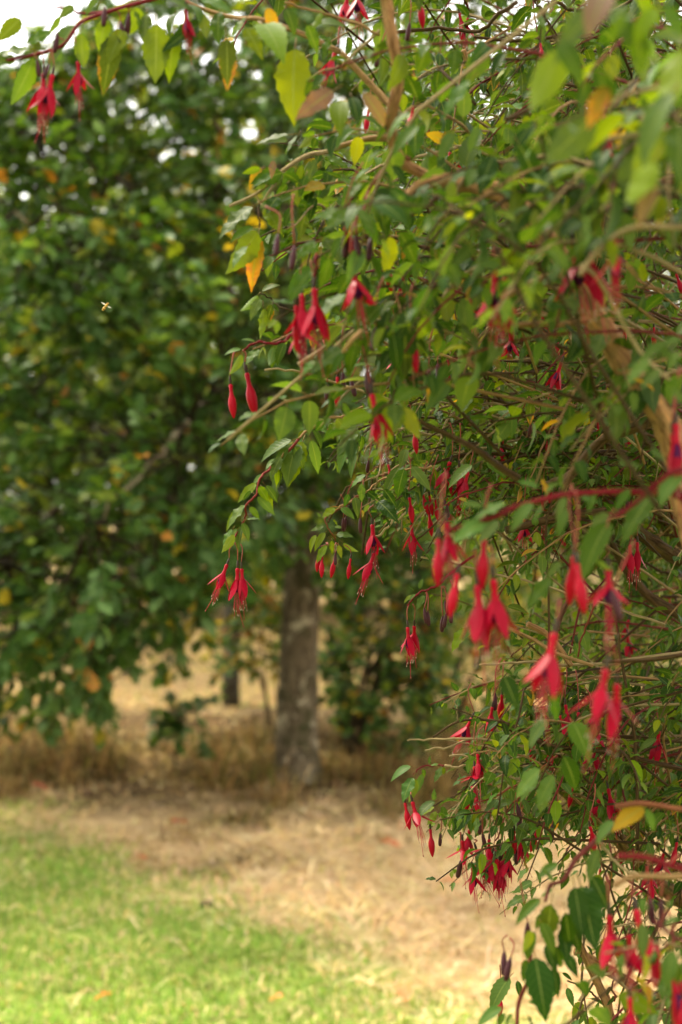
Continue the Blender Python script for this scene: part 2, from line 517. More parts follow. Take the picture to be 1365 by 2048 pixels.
def blade_material():
    m, nt, out = newmat('grass_blade')
    L = nt.links.new
    tc, age = tint_source(nt, False)
    pb = nd(nt, 'ShaderNodeBsdfPrincipled'); L(tc, pb.inputs['Base Color'])
    pb.inputs['Roughness'].default_value = .5; pb.inputs['Specular IOR Level'].default_value = .06
    tr = nd(nt, 'ShaderNodeBsdfTranslucent'); L(mix_(nt, 1.0, tc, (1.3, 1.2, .7), 'MULTIPLY'), tr.inputs['Color'])
    mx = nd(nt, 'ShaderNodeMixShader'); mx.inputs[0].default_value = .3
    L(pb.outputs[0], mx.inputs[1]); L(tr.outputs[0], mx.inputs[2]); L(mx.outputs[0], out.inputs['Surface'])
    return m
M_BLADE = blade_material()

def blades(name, x, y, h, w, lean, colr, label, cat, z0=0.0):
    """bent two-segment blades; lean = horizontal reach as a share of the height"""
    n = len(x); z = ground_z(x, y) + z0
    az = rng.random(n) * 2 * np.pi
    d = np.stack([np.cos(az), np.sin(az), np.zeros(n)], -1)
    wd_ = np.stack([-np.sin(az + rng.normal(0, .6, n)), np.cos(az), np.zeros(n)], -1) * w[:, None] * .5
    b = np.stack([x, y, z], -1)
    mid = b + d * (h * lean * .35)[:, None]; mid[:, 2] += h * .62 / np.maximum(1, lean)
    tip = b + d * (h * lean)[:, None]; tip[:, 2] += h * np.maximum(.03, 1 - .45 * lean)
    v = np.stack([b - wd_, b + wd_, mid - wd_ * .8, mid + wd_ * .8, tip], 1).reshape(-1, 3)
    t = (np.array([[0, 1, 3], [0, 3, 2], [2, 3, 4]])[None] + (np.arange(n) * 5)[:, None, None]).reshape(-1, 3)
    c = np.concatenate([colr, np.zeros((n, 1))], 1)
    a = Acc(); a.add(v, t, np.repeat(c, 5, 0))
    o = link(name, a.mesh(name, [M_BLADE], smooth=False))
    o['kind'] = 'stuff'; tag(o, label, cat)
    return o

def jit(base, n, s=.25):
    return np.clip(np.asarray(base)[None] * (1 + rng.normal(0, s, (n, 1)) * np.array([1, .9, .8])[None]) * (1 + rng.normal(0, .1, (n, 3))), .004, .8)

def pick(cols, p, n, s=.2):
    idx = rng.choice(len(cols), n, p=np.array(p) / sum(p))
    return np.clip(np.array(cols)[idx] * (1 + rng.normal(0, s, (n, 1))) * (1 + rng.normal(0, .07, (n, 3))), .004, .8)

def build_grass():
    # mown lawn
    n = 150000
    y = 3.0 + 5.0 * rng.random(n) ** 1.15; x = -4.5 + 7.5 * rng.random(n)
    k = lawn_mask(x, y) > rng.random(n) * .9 + .05; x, y = x[k], y[k]; n = len(x)
    patch = fbm(x * 2.2, y * 2.2)
    cg = pick([(.13, .235, .028), (.20, .30, .045), (.32, .35, .09), (.52, .42, .19)], [5, 5, 2.6, 2.4], n)
    cg *= (.6 + .8 * patch)[:, None]
    blades('lawn_grass', x, y, .022 + .03 * rng.random(n), .0035 + .003 * rng.random(n), .4 + .9 * rng.random(n), cg, 'bright green mown lawn with scattered straw in front of the straw', 'grass')
    # cut straw lying on the open ground
    n = 150000
    y = 3.0 + 9.0 * rng.random(n) ** 1.3; x = -5.5 + 11 * rng.random(n)
    lm = lawn_mask(x, y)
    ed = 6.35 + .02 * x + (fbm(x * 1.3 + 2, y * .3 + 5) - .5) * 2.0
    sh = np.clip((y - ed) * .9 + .35, 0, 1) * .80
    k = (rng.random(n) > lm * .93) & (rng.random(n) > sh) & (fbm(x * 3 + 9, y * 3) > .30); x, y = x[k], y[k]; n = len(x)
    pt = fbm(x * 1.7 + 20, y * 1.7 + 4)
    cs = pick([(.60, .43, .22), (.69, .52, .30), (.44, .29, .13), (.46, .40, .14), (.22, .12, .05)], [5, 4, 2.5, 1.5, 1], n)
    cs *= (.5 + 1.0 * pt)[:, None]; lng = np.where((rng.random(n) < .05) & (lm[k] < .35), 2.4, 1.0)
    blades('cut_straw', x, y, (.03 + .06 * rng.random(n)) * lng, .003 + .004 * rng.random(n), 1.3 + 1.4 * rng.random(n), cs, 'pale dry cut straw spread over the open ground before the trees', 'straw')
    # standing dead grass under the oak
    n = 150000
    x = -4.5 + 9.5 * rng.random(n); y = 5.4 + 4.2 * rng.random(n) ** 1.2
    edge = 6.35 + .02 * x + (fbm(x * 1.3 + 2, y * .3 + 5) - .5) * 2.0
    big = fbm(x * .9 + 13, y * .9 + 5); dens = fbm(x * 3.2 + 3, y * 3.2 + 31)
    fade = np.clip((y - edge) * .9 + .5, 0, 1)
    k = (rng.random(n) < fade) & (dens * .6 + big * .55 > .44 + .22 * rng.random(n)); x, y, dens, big, fade = x[k], y[k], dens[k], big[k], fade[k]; n = len(x)
    clump = np.clip((fbm(x * 1.9 + 71, y * 1.9 + 17) - .36) * 4.2, .12, 1.25)
    hh = (.04 + .19 * rng.random(n) ** 1.5) * clump * (.35 + 1.5 * dens * big / .25 * .6) * (.22 + .78 * fade ** 1.6) * np.clip((9.9 - y) * .8, .25, 1) * np.where(np.hypot(x + .24, y - 7.6) < .55, 1.5, 1.0)
    ct = pick([(.26, .165, .055), (.12, .068, .020), (.075, .085, .014), (.38, .26, .10), (.05, .028, .010)], [3.5, 3.5, 2.5, 2, 3], n)
    ct *= (.35 + 1.25 * fbm(x * 2.6 + 50, y * 2.6 + 2))[:, None]
    blades('dead_grass', x, y, hh, .004 + .005 * rng.random(n), .45 + 1.6 * rng.random(n) ** 1.2 + 1.1 * (1 - fade), ct, 'tall brown dead grass tangled round the foot of the oak trunk', 'grass')
    # far dry meadow behind
    n = 80000
    x = -9 + 18 * rng.random(n); y = 10.5 + 13 * rng.random(n) ** 1.3
    cf = pick([(.62, .44, .22), (.55, .42, .18), (.34, .38, .09), (.42, .25, .10)], [5, 3, 1.6, 1.2], n)
    blades('dry_meadow', x, y, .04 + .08 * rng.random(n) ** 2, .007 + .008 * rng.random(n), 1.2 + 1.5 * rng.random(n), cf, 'dry straw coloured meadow seen under the oak branches', 'meadow')
build_grass()

# ------------------------------------------------------------------ trees in the background
def bark_material(name, a, b, lich):
    m, nt, out = newmat(name)
    L = nt.links.new
    geo = nd(nt, 'ShaderNodeNewGeometry'); pos = geo.outputs['Position']
    mp = nd(nt, 'ShaderNodeMapping'); L(pos, mp.inputs[0]); mp.inputs['Scale'].default_value = (1, 1, .25)
    n1 = noise_(nt, mp.outputs[0], 38, 6, .7, .3)
    n2 = noise_(nt, pos, 7, 4, .6)
    n3 = noise_(nt, pos, 11, 5, .75)
    c = ramp_(nt, n1, [(.35, a), (.65, b)])
    c = mix_(nt, math_(nt, 'MULTIPLY', math_(nt, 'SUBTRACT', n2, .52), 5, clamp=True), c, (.022, .026, .006))
    c = mix_(nt, math_(nt, 'MULTIPLY', math_(nt, 'SUBTRACT', n3, .53), 8, clamp=True), c, lich)
    bmp = nd(nt, 'ShaderNodeBump'); bmp.inputs['Strength'].default_value = .9; bmp.inputs['Distance'].default_value = .02
    L(n1, bmp.inputs['Height'])
    pb = nd(nt, 'ShaderNodeBsdfPrincipled'); L(c, pb.inputs['Base Color']); L(bmp.outputs[0], pb.inputs['Normal'])
    pb.inputs['Roughness'].default_value = .9; pb.inputs['Specular IOR Level'].default_value = .08
    L(pb.outputs[0], out.inputs['Surface'])
    return m
M_BARK = bark_material('oak_bark', (.040, .028, .015), (.14, .105, .060), (.34, .29, .19))
M_BARK2 = bark_material('grey_bark', (.04, .034, .022), (.09, .078, .055), (.14, .13, .10))

def oak_tint(warm=1.0):
    r = rng.random()
    k = .7 + .6 * rng.random()
    if r < .022 * warm: c = np.array([.34, .25, .015]); ag = .4
    elif r < .036 * warm: c = np.array([.28, .10, .014]); ag = .8
    elif r < .10 * warm: c = np.array([.11, .145, .008]); ag = .2
    elif r < .55: c = np.array([.020, .052, .0070]); ag = .03
    elif r < .85: c = np.array([.040, .090, .0150]); ag = .05
    else: c = np.array([.078, .140, .042]); ag = .08
    return np.append(np.clip(c * k, 0, .7), ag)

def in_poly(px, py, poly):
    inside = False; j = len(poly) - 1
    for i in range(len(poly)):
        xi, yi = poly[i]; xj, yj = poly[j]
        if (yi > py) != (yj > py) and px < (xj - xi) * (py - yi) / (yj - yi) + xi: inside = not inside
        j = i
    return inside

def sample_poly(poly, n):
    P_ = np.array(poly); lo, hi = P_.min(0), P_.max(0); out = []
    while len(out) < n:
        p = lo + (hi - lo) * rng.random(2)
        if in_poly(p[0], p[1], poly): out.append(p)
    return out

def trunk_mesh(base, top_pts, r0, flare=.45, sides=20):
    pts = spline(top_pts, 8)
    L = np.concatenate([[0], np.cumsum(np.linalg.norm(np.diff(pts, axis=0), axis=1))]); tt = L / L[-1]
    rad = r0 * (1 - .45 * tt) + r0 * flare * np.exp(-L / .16)
    v, t, u = tube(pts, rad, sides)
    c = np.repeat(pts, sides, 0); n = len(pts) * sides
    d = v[:n] - c
    a = np.tile(np.arange(sides) / sides, len(pts)); h = np.repeat(L, sides)
    v[:n] = c + d * (1 + .22 * (fbm(a * 9, h * 3.1) - .5) + .10 * (vnoise(a * 24, h * 9) - .5))[:, None]
    return v, t, u

def spray(LV, base, dirn, length, nleaf, leafL, warm=1.0, T=None, twigs=None, normal_up=.8):
    """a leafy twig: leaves alternate along it, faces mostly to the sky"""
    dirn = nrm(dirn); side = nrm(np.cross(dirn, [0, 0, 1.0]))
    pts = [base]
    d = dirn.copy()
    for k in range(4):
        d = nrm(d + np.array([0, 0, -.10]) + rng.normal(0, .10, 3)); pts.append(pts[-1] + d * length / 4)
    pts = np.array(pts)
    if twigs is not None:
        v, t, u = tube(pts, np.linspace(.006, .002, 5), 4); twigs.add(v, t, (.022, .015, .008, .2), u)
    young = oak_tint(warm)
    for k in range(nleaf):
        s = .25 + .75 * rng.random(); q = s * 4; i = min(3, int(q)); p = pts[i] * (1 - q + i) + pts[i + 1] * (q - i)
        sg = -1 if k % 2 else 1
        ax = nrm(dirn * (.5 + .5 * rng.random()) + side * sg * (.3 + .7 * rng.random()) + np.array([0, 0, -.30]) + rng.normal(0, .3, 3))
        nn = np.array([0, 0, normal_up]) + rng.normal(0, .45, 3)
        LV.add(p, ax, nn, leafL * (.65 + .6 * rng.random()), oak_tint(warm) if rng.random() < .75 else young)

def stems_obj(name, acc, parent, mats):
    o = link(name, acc.mesh(name, mats), parent); return o

def build_oak():
    base = P(595, 1560, 7.70); base[2] = ground_z(base[0], base[1]) - .03
    o = root('oak_tree', base, 'large oak with lichen spotted trunk rising from dead grass and drooping leafy limbs', 'tree')
    T = [base, base + [.0, 0, .4], base + [.02, .0, 1.0], base + [.03, .05, 1.9], base + [-.05, .1, 3.0], base + [-.1, .15, 4.4], base + [.1, .2, 6.2]]
    v, t, u = trunk_mesh(base, T, .106)
    a = Acc(); a.add(v, t, u=u); link('trunk', a.mesh('trunk', [M_BARK]), o)
    limbs = []
    def limb(z, pts, r):
        s = base + np.array([.0, .05, z]); pp = spline([s] + [np.array(p) for p in pts], 6)
        pp = pp + rng.normal(0, .012, pp.shape); pp[0] = s
        vv, tt, uu = tube(pp, np.linspace(r * .62, r * .14, len(pp)), 8, .06)
        b = Acc(); b.add(vv, tt, u=uu); link('limb', b.mesh('limb', [M_BARK]), o); limbs.append(pp)
    W = lambda px, py, d: P(px, py, d)
    limb(1.75, [W(480, 800, 7.4), W(330, 700, 6.9), W(190, 560, 6.4), W(30, 430, 6.0)], .05)
    limb(2.2, [W(500, 640, 7.6), W(330, 430, 7.2), W(120, 300, 6.8), W(-160, 200, 6.6)], .055)
    limb(2.9, [W(520, 420, 7.8), W(400, 200, 7.5), W(250, 60, 7.2), W(60, -120, 7.0)], .05)
    limb(2.0, [W(420, 860, 7.9), W(260, 900, 7.6), W(120, 1000, 7.1), W(20, 1130, 6.7)], .04)
    limb(2.3, [W(700, 760, 7.4), W(800, 800, 7.3), W(880, 950, 7.3), W(900, 1150, 7.4)], .04)
    limb(3.0, [W(720, 400, 7.8), W(900, 250, 7.6), W(1200, 150, 7.8)], .05)
    limb(3.4, [W(560, 100, 7.0), W(480, -200, 6.4), W(400, -500, 6.2)], .05)
    limb(1.6, [W(640, 960, 7.3), W(720, 1060, 6.9), W(760, 1180, 6.9)], .025)
    limb(2.0, [W(470, 760, 6.9), W(380, 840, 6.2), W(280, 950, 5.8), W(170, 1080, 5.7)], .035)
    LV = Leaves(OT); tw = Acc()
    lp = np.vstack(limbs)
    def fill(poly, n, d0, d1, leafL=.085, nl=16, warm=1.0):
        for px, py in sample_poly(poly, n):
            d = d0 + (d1 - d0) * rng.random(); c = P(px, py, d)
            q = lp[np.argmin(((lp - c) ** 2).sum(1))]
            out = nrm(nrm(c - q) + np.array([-.25, -.3, .05]) + rng.normal(0, .35, 3))
            st = c - out * .16
            spray(LV, st, out, .34, nl, leafL, warm, twigs=tw)
            if rng.random() < .2:
                m_ = (st + q) / 2 + rng.normal(0, .06, 3)
                vv, tt, uu = tube(spline([q, m_, st], 3), np.linspace(.010, .004, 7), 4); tw.add(vv, tt, (.022, .015, .008, .2), uu)
    left = [(-60, 330), (640, 330), (650, 700), (610, 980), (560, 1080), (430, 1180), (360, 1300), (250, 1260), (150, 1330), (-60, 1330)]
    fill(left, 620, 6.0, 8.4)
    fill(left, 150, 5.4, 6.4)
    fill([(-60, 150), (640, 150), (640, 360), (-60, 360)], 150, 6.2, 8.4)
    fill([(190, -60), (640, -60), (640, 200), (150, 200)], 95, 6.2, 8.2)
    fill([(-60, 130), (200, 110), (200, 260), (-60, 260)], 60, 6.2, 8.4)
    fill([(640, -80), (880, -80), (880, 420), (640, 420)], 90, 6.9, 8.8)
    fill([(560, 560), (900, 560), (900, 1000), (760, 1080), (640, 1090), (560, 1060)], 150, 6.9, 8.4, warm=1.6)
    fill([(640, 990), (880, 990), (900, 1180), (700, 1180)], 40, 7.2, 8.6, warm=2.0)
    fill([(-60, 1230), (230, 1230), (220, 1400), (60, 1430), (-60, 1420)], 34, 6.6, 8.0)
    fill([(150, 1240), (230, 1240), (215, 1420), (165, 1420)], 10, 6.3, 6.8)
    fill([(640, -200), (1500, -200), (1500, 900), (900, 900)], 120, 6.9, 8.6)
    fill([(-700, -100), (-60, -100), (-60, 1330), (-700, 1330)], 160, 5.8, 8.2)
    fill([(100, -900), (1500, -900), (1500, -100), (100, -100)], 140, 5.6, 8.6)
    LV.emit(o, M_OAK_O, M_OAK_M, 'crown')
    s = link('twigs', tw.mesh('twigs', [M_STEM]), o); s['kind'] = 'stuff'
build_oak()

def build_shrub(px, py, d, poly, n, dr, label, name='hazel_shrub', warm=1.5, leafL=.07, nst=7, sr=.022):
    base = P(px, py, d); base[2] = ground_z(base[0], base[1]) - .02
    o = root(name, base, label, 'shrub')
    LV = Leaves(OT); tw = Acc()
    tops = []
    for k in range(nst):
        tp = P(*sample_poly(poly, 1)[0], dr[0] + (dr[1] - dr[0]) * rng.random())
        b = base + np.array([rng.normal(0, .05), rng.normal(0, .05), 0])
        pp = spline([b, b * .6 + tp * .4 + np.array([0, 0, .12]), tp], 5)
        v, t, u = tube(pp, np.linspace(sr, sr * .23, len(pp)), 6)
        a = Acc(); a.add(v, t, (.035, .024, .012, .3), u); link('stem', a.mesh('stem', [M_STEM]), o); tops.append(pp)
    lp = np.vstack(tops)
    for x, y in sample_poly(poly, n):
        c = P(x, y, dr[0] + (dr[1] - dr[0]) * rng.random())
        q = lp[np.argmin(((lp - c) ** 2).sum(1))]
        out = nrm(nrm(c - q) + rng.normal(0, .5, 3) + np.array([0, -.3, .1]))
        spray(LV, c - out * .13, out, .28, 13, leafL, warm, twigs=tw)
    LV.emit(o, M_OAK_O, M_OAK_M, 'foliage')
    s = link('twigs', tw.mesh('twigs', [M_STEM]), o); s['kind'] = 'stuff'
build_shrub(700, 1520, 8.3, [(650, 1040), (860, 1040), (900, 1200), (850, 1470), (700, 1480), (645, 1400)], 240, (7.9, 8.9),
            'dense green shrub with yellowing leaves close beside the oak trunk', warm=2.6)
build_shrub(560, 1470, 9.3, [(490, 1120), (580, 1120), (575, 1330), (440, 1330), (430, 1250)], 75, (8.8, 9.6),
            'pale yellow green sapling standing behind the oak trunk', 'oak_sapling', warm=5.0, nst=4, sr=.010)
build_shrub(362, 1530, 8.0, [(318, 1400), (400, 1390), (398, 1470), (345, 1480)], 11, (7.9, 8.1),
            'tiny dark green oak seedling alone in the brown grass', 'oak_seedling', warm=.3, leafL=.085, nst=2, sr=.006)
build_shrub(900, 1500, 9.4, [(800, 1240), (940, 1120), (1100, 1130), (1060, 1300), (980, 1500), (830, 1500)], 130, (9.0, 10.2),
            'low yellow green bush in the straw behind the fuchsia', 'low_bush', warm=5.0, nst=5)

def far_tree(px, d, h, rx, label, n=2600, trunk_r=.12, warm=1.0, low=.12, mat=None, leafL=.16, dark=1.0, name='background_tree', cat='tree', group=None):
    n = int(n * 1.3)
    base = P(px, 1024, d); base[2] = ground_z(base[0], base[1]) - .03
    o = root(name, base, label, cat, group)
    pts = spline([base, base + [rng.normal(0, .08), 0, h * .35], base + [rng.normal(0, .2), 0, h * .8]], 5)
    v, t, u = tube(pts, np.linspace(trunk_r, trunk_r * .3, len(pts)), 10, .05)
    a = Acc(); a.add(v, t, u=u); link('trunk', a.mesh('trunk', [mat or M_BARK]), o)
    # clumps of leaves
    A = Acc(); nc = int(n / 40)
    Vs, Cs = [], []
    for k in range(nc):
        while True:
            q = rng.uniform(-1, 1, 3)
            if .25 < np.dot(q, q) < 1: break
        c = base + np.array([q[0] * rx, q[1] * rx, h * (low + (1 - low) * (.5 + .5 * q[2]))])
        kk = .7 + .6 * rng.random()
        for j in range(40):
            p = c + rng.normal(0, 1, 3) * np.array([.35, .35, .22]) * (rx / 2.0)
            Y = nrm(rng.normal(0, 1, 3) + [0, 0, -.3]); Z = nrm(np.array([0, 0, .9]) + rng.normal(0, .5, 3)); X = np.cross(Y, Z)
            s = leafL * (.6 + .8 * rng.random())
            Vs.append(np.stack([p, p + Y * s * .5 + X * s * .3, p + Y * s, p + Y * s * .5 - X * s * .3]))
            tn = oak_tint(warm); tn[:3] *= kk * dark; Cs.append(tn)
    V = np.concatenate(Vs); m = len(Vs)
    t = (np.array([[0, 1, 2], [0, 2, 3]])[None] + (np.arange(m) * 4)[:, None, None]).reshape(-1, 3)
    A.add(V, t, np.repeat(np.array(Cs), 4, 0))
    c = link('crown', A.mesh('crown', [M_OAK_M]), o); c['kind'] = 'stuff'
far_tree(258, 12.4, 5.4, 1.7, 'slim tree with a grey trunk behind the hanging oak branches', 2600, .075, mat=M_BARK2, low=.24)
far_tree(462, 10.6, 6.6, 1.2, 'thin pale trunked tree rising behind the oak crown', 1400, .07, mat=M_BARK2, low=.45)
far_tree(-60, 15, 5.2, 2.4, 'broad dark green tree at the end of the wood beside the open sky', 4200, warm=.8, low=.08)
far_tree(330, 19, 6.2, 3.0, 'round crowned tree deep in the wood behind the slim grey trunk', 5200, warm=1.0, low=.06)
far_tree(720, 17, 6.8, 2.6, 'tall dense tree in the wood straight behind the oak trunk', 5000, warm=1.4, low=.06)
far_tree(1130, 16, 6.8, 2.8, 'yellowing tree at the wood edge hidden behind the fuchsia', 5000, warm=2.2, low=.05)
far_tree(1500, 19, 7.5, 3.2, 'big green tree of the wood rising behind the thickest part of the fuchsia', 4500, warm=1.2, low=.05)
far_tree(60, 24, 8.0, 3.6, 'distant dark tree under the bright gap of sky', 4600, warm=.6, low=.05)
far_tree(520, 26, 8.4, 3.8, 'distant tall tree topping the skyline of the wood', 4800, warm=.8, low=.05)
far_tree(960, 26, 8.8, 3.8, 'farthest tree of the wood between two nearer crowns', 4800, warm=1.0, low=.05)

HEDGE = ['dark rounded hedgerow bush closing the meadow at the foot of the wood'] * 9
for k, (px, d, h) in enumerate([(-130, 20, 5.4), (150, 21, 5.8), (420, 20.5, 5.4), (690, 21, 5.8), (980, 20, 5.6), (1260, 21, 6.0), (1560, 20, 6.0)]):
    far_tree(px, d, h, 1.9, HEDGE[k], 3600, .06, 1.0, -.10, leafL=.20, dark=.8, name='hedge_bush', cat='bush', group='bushes of the hedgerow')

far_tree(1180, 12.5, 2.3, 1.5, 'low yellow green thicket seen through the gaps of the fuchsia', 3600, .04, 2.4, -.12, leafL=.10, name='thicket', cat='bush')

# ------------------------------------------------------------------ small things on the ground and in the air
def fallen_leaf(px, py, size, tint, label):
    d = CAMZ * FPX / (py - 1024); p = P(px, py, d); p[2] = ground_z(p[0], p[1]) + .035
    v, t, u, mi = leaf_template(.6, R_(25), R_(-30), .3, n=5, pet=.12, wav=.2, shape='lobed')
    a = Acc(); a.add(v, t, (*tint, .6), u, mi)
    o = link('fallen_leaf', a.mesh('fallen_leaf', [M_OAK_M, M_PET]))
    o.location = p; o.scale = (size,) * 3
    o.rotation_euler = (rng.uniform(.1, .6), rng.uniform(-.3, .3), rng.uniform(0, 6))
    tag(o, label, 'leaf', 'fallen autumn leaves on the grass')
fallen_leaf(810, 2036, .085, (.55, .22, .10), 'large salmon orange fallen leaf on the grass below the straw')
fallen_leaf(540, 2034, .055, (.60, .25, .10), 'small pale orange fallen leaf on open green lawn')
fallen_leaf(186, 2024, .060, (.55, .16, .04), 'bright orange fallen leaf at the grassiest part of the lawn')
fallen_leaf(296, 1738, .055, (.45, .06, .03), 'red fallen leaf where the lawn gives way to straw')
fallen_leaf(98, 1612, .10, (.40, .08, .07), 'pinkish red fallen leaf at the edge of the dead grass')
fallen_leaf(805, 1722, .11, (.45, .14, .07), 'rusty fallen leaf on the straw below the hanging flowers')
fallen_leaf(872, 1792, .09, (.50, .20, .11), 'faded orange fallen leaf in the middle of the straw')
fallen_leaf(375, 1668, .10, (.34, .07, .04), 'dark red brown fallen leaf under the oak on flattened grass')

def build_clod():
    d = CAMZ * FPX / (1822 - 1024); p = P(411, 1822, d); p[2] = ground_z(p[0], p[1])
    th = np.linspace(0, np.pi, 7)
    v, t = lathe(np.stack([np.sin(th) * .022 + 1e-4, np.cos(th) * .018 + .012], -1), 10)
    v = v * (1 + .5 * (fbm(v[:, :1] * 60 + 3, v[:, 2:] * 60 + v[:, 1:2] * 50) - .5))
    a = Acc(); a.add(v, t)
    o = link('earth_clod', a.mesh('earth_clod', [plain('dark_earth', (.03, .022, .015), .95, (.07, .05, .03), 80)]))
    o.location = p; tag(o, 'small dark clod of earth at the edge of the lawn', 'clod')
build_clod()

def build_hoverfly():
    c = P(213, 611, 1.52)
    o = root('hoverfly', c, 'tiny golden striped hoverfly hovering in the air before the dark oak leaves', 'insect')
    m1 = plain('fly_gold', (.50, .30, .08), .45, (.40, .22, .05), 400)
    m2 = plain('fly_brown', (.10, .045, .02), .4)
    m3, nt, out = newmat('fly_wing')
    pb = nd(nt, 'ShaderNodeBsdfPrincipled'); pb.inputs['Base Color'].default_value = (.75, .66, .55, 1); pb.inputs['Roughness'].default_value = .25
    tr = nd(nt, 'ShaderNodeBsdfTransparent'); mx = nd(nt, 'ShaderNodeMixShader'); mx.inputs[0].default_value = .45
    nt.links.new(pb.outputs[0], mx.inputs[1]); nt.links.new(tr.outputs[0], mx.inputs[2]); nt.links.new(mx.outputs[0], out.inputs['Surface'])
    def blob(name, pos, axis, r, L, mats, stripes=False, par=None):
        th = np.linspace(0, np.pi, 11)
        v, t = lathe(np.stack([np.sin(th) * r + 1e-5, np.cos(th) * L], -1), 10)
        Z = nrm(axis); X = nrm(np.cross([0, 1, .1], Z)); Y = np.cross(Z, X)
        v = v @ np.stack([X, Y, Z]) + pos
        mi = ((np.arange(len(t)) % (10 * 10)) // 10 % 3 == 2).astype(int) if stripes else 0
        a = Acc(); a.add(v, t, m=mi); return link(name, a.mesh(name, mats), par or o)
    ax = np.array([.62, -.35, .62])
    blob('thorax', c, ax, .0016, .0021, [m1, m2])
    blob('abdomen', c + np.array([-.0026, .0012, -.0031]), ax, .0017, .0030, [m1, m2], True)
    blob('head', c + np.array([.0017, -.0014, .0020]), ax, .0014, .0010, [m1, m2])
    for e in (-1, 1): blob('eye', c + np.array([.0021, -.0018 , .0019]) + e * np.array([.0008, .0006, -.0007]), ax, .0007, .0008, [m2])
    for s, tip in ((1, (-.0058, .001, .0038)), (1, (.0056, .001, -.0028))):
        tip = np.array(tip); Y = nrm(tip); X = nrm(np.cross(Y, [.2, -1, .3]))
        v = [c, c + tip * .5 + X * .0011, c + tip, c + tip * .55 - X * .0009, c + tip * .5 + np.array([0, -.0003, .0002])]
        a = Acc(); a.add(v, [(0, 1, 4), (1, 2, 4), (2, 3, 4), (3, 0, 4)]); link('wing', a.mesh('wing', [m3]), o)
build_hoverfly()

# ------------------------------------------------------------------ the fuchsia bush
BASE = P(1560, 1024, 1.95); BASE[2] = ground_z(BASE[0], BASE[1])
bush = root('fuchsia_bush', BASE, 'big arching fuchsia bush hung with red and purple flowers beside the straw', 'bush')
FL = Leaves(FT)
stems = []                      # (score, pts, radii, tint)

GC = {'g': ((.038, .074, .0050), .12), 'd': ((.015, .038, .0032), .05), 'p': ((.056, .096, .020), .10), 'y': ((.095, .135, .003), .18),  # p: pale green that also paints in the sky's sheen on leaf tops
      'Y': ((.15, .175, .005), .22), 'o': ((.22, .14, .010), .6), 'k': ((.155, .085, .062), .40), 'b': ((.042, .062, .006), .52)}
def ftint(code=None, warm=1.0):
    if code is None:
        r = rng.random() / warm
        code = 'Y' if r < .012 else 'o' if r < .019 else 'y' if r < .105 else 'b' if r < .15 else 'p' if r < .34 else 'd' if r < .68 else 'g'
    c, ag = GC[code]
    return np.append(np.clip(np.array(c) * (.8 + .4 * rng.random()) * (1 + rng.normal(0, .06, 3)), 0, .8), ag * (.6 + .8 * rng.random()))

TAN = (.30, .175, .07, .1); RED = (.17, .012, .016, 0); BRN = (.075, .042, .016, .25); BARK = (.27, .14, .055, .3); MOSS = (.12, .065, .022, .6); TWG = (.32, .235, .11, .1)

def add_stem(pts, r0, r1, tint, force=False):
    pts = np.asarray(pts, float)
    mid = pts[len(pts) // 2]; s = 0
    if mid[1] > .2:
        px, py = project(mid)
        if -40 < px < 1405 and -40 < py < 2088:
            s = max(r0, r1) / mid[1] * (np.linalg.norm(pts[-1] - pts[0]) + .02) + (10 if force else 0)
    stems.append((s, pts, np.linspace(r0, r1, len(pts)), tint))

class Zm:
    """coordinates read from an enlarged part of the photograph"""
    def __init__(self, x, y, s): self.x, self.y, self.s = x, y, s
    def __call__(self, a, b): return self.x + a * self.s, self.y + b * self.s
Z0 = Zm(0, 0, 1.0)
ZTL = Zm(0, 0, .5); ZUR = Zm(683, 0, .5); ZA = Zm(430, 180, .3297); Z3 = Zm(400, 400, .3663); Z4 = Zm(865, 450, .3663)
Z5 = Zm(400, 800, .3663); Z6 = Zm(865, 800, .3663); Z7 = Zm(765, 1200, .4396); Z8 = Zm(765, 1600, .4396)
ZAR = Zm(430, 820, .1978); ZBL = Zm(780, 1480, .2344); ZBR = Zm(965, 1680, .293); ZC = Zm(600, 680, .293)

def hstem(z, pts, d, w0, w1, tint, d1=None, m=5):
    """hand placed stem; widths are in photograph pixels"""
    d1 = d if d1 is None else d1
    n = len(pts); W = []
    for i, p in enumerate(pts):
        dd = d + (d1 - d) * i / (n - 1); W.append(P(*z(p[0], p[1]), dd))
    W = np.array(W); W[1:-1] += rng.normal(0, .004, (n - 2, 3)) * np.array([.3, 1.5, .3])
    sp = spline(W, m)
    if len(sp) > 4 and max(w0, w1) < 9: sp[1:-1] += rng.normal(0, .0006, (len(sp) - 2, 3)) + (np.sin(np.linspace(0, rng.uniform(4, 9), len(sp) - 2) + rng.random() * 6)[:, None] * rng.normal(0, .0011, (1, 3)))
    add_stem(sp, w0 / 2 / FPX * d, w1 / 2 / FPX * d1, tint, True)
    return sp

def hleaf(z, d, rows):
    """hand placed leaves: base x, y, tip x, y, colour"""
    for r in rows:
        bx, by, tx, ty, code = r[:5]
        dd = d + rng.normal(0, .012)
        a = P(*z(bx, by), dd); b = P(*z(tx, ty), dd)
        L = np.linalg.norm(b - a)
        b = b + np.array([0, rng.normal(-.10, .30) * L, 0])
        ax = b - a; L = np.linalg.norm(ax)
        cam_ = nrm(np.array([0, 0, CAMZ]) - a)
        side = nrm(np.cross(ax, cam_))
        if side[2] < 0: side = -side
        f = R_(rng.normal(25, 22)) if len(r) < 6 else R_(r[5])
        nn = cam_ * math.cos(f) + side * math.sin(f) + np.array([0, 0, .35])
        if code in 'yY' and rng.random() < .45: nn = -nn                  # underside towards us
        FL.add(a - ax * .07, ax, nn, L * 1.27, ftint(code), random.choice([0, 2, 4, 4, 6, 7, 7]), True, rng.uniform(.66, .92))

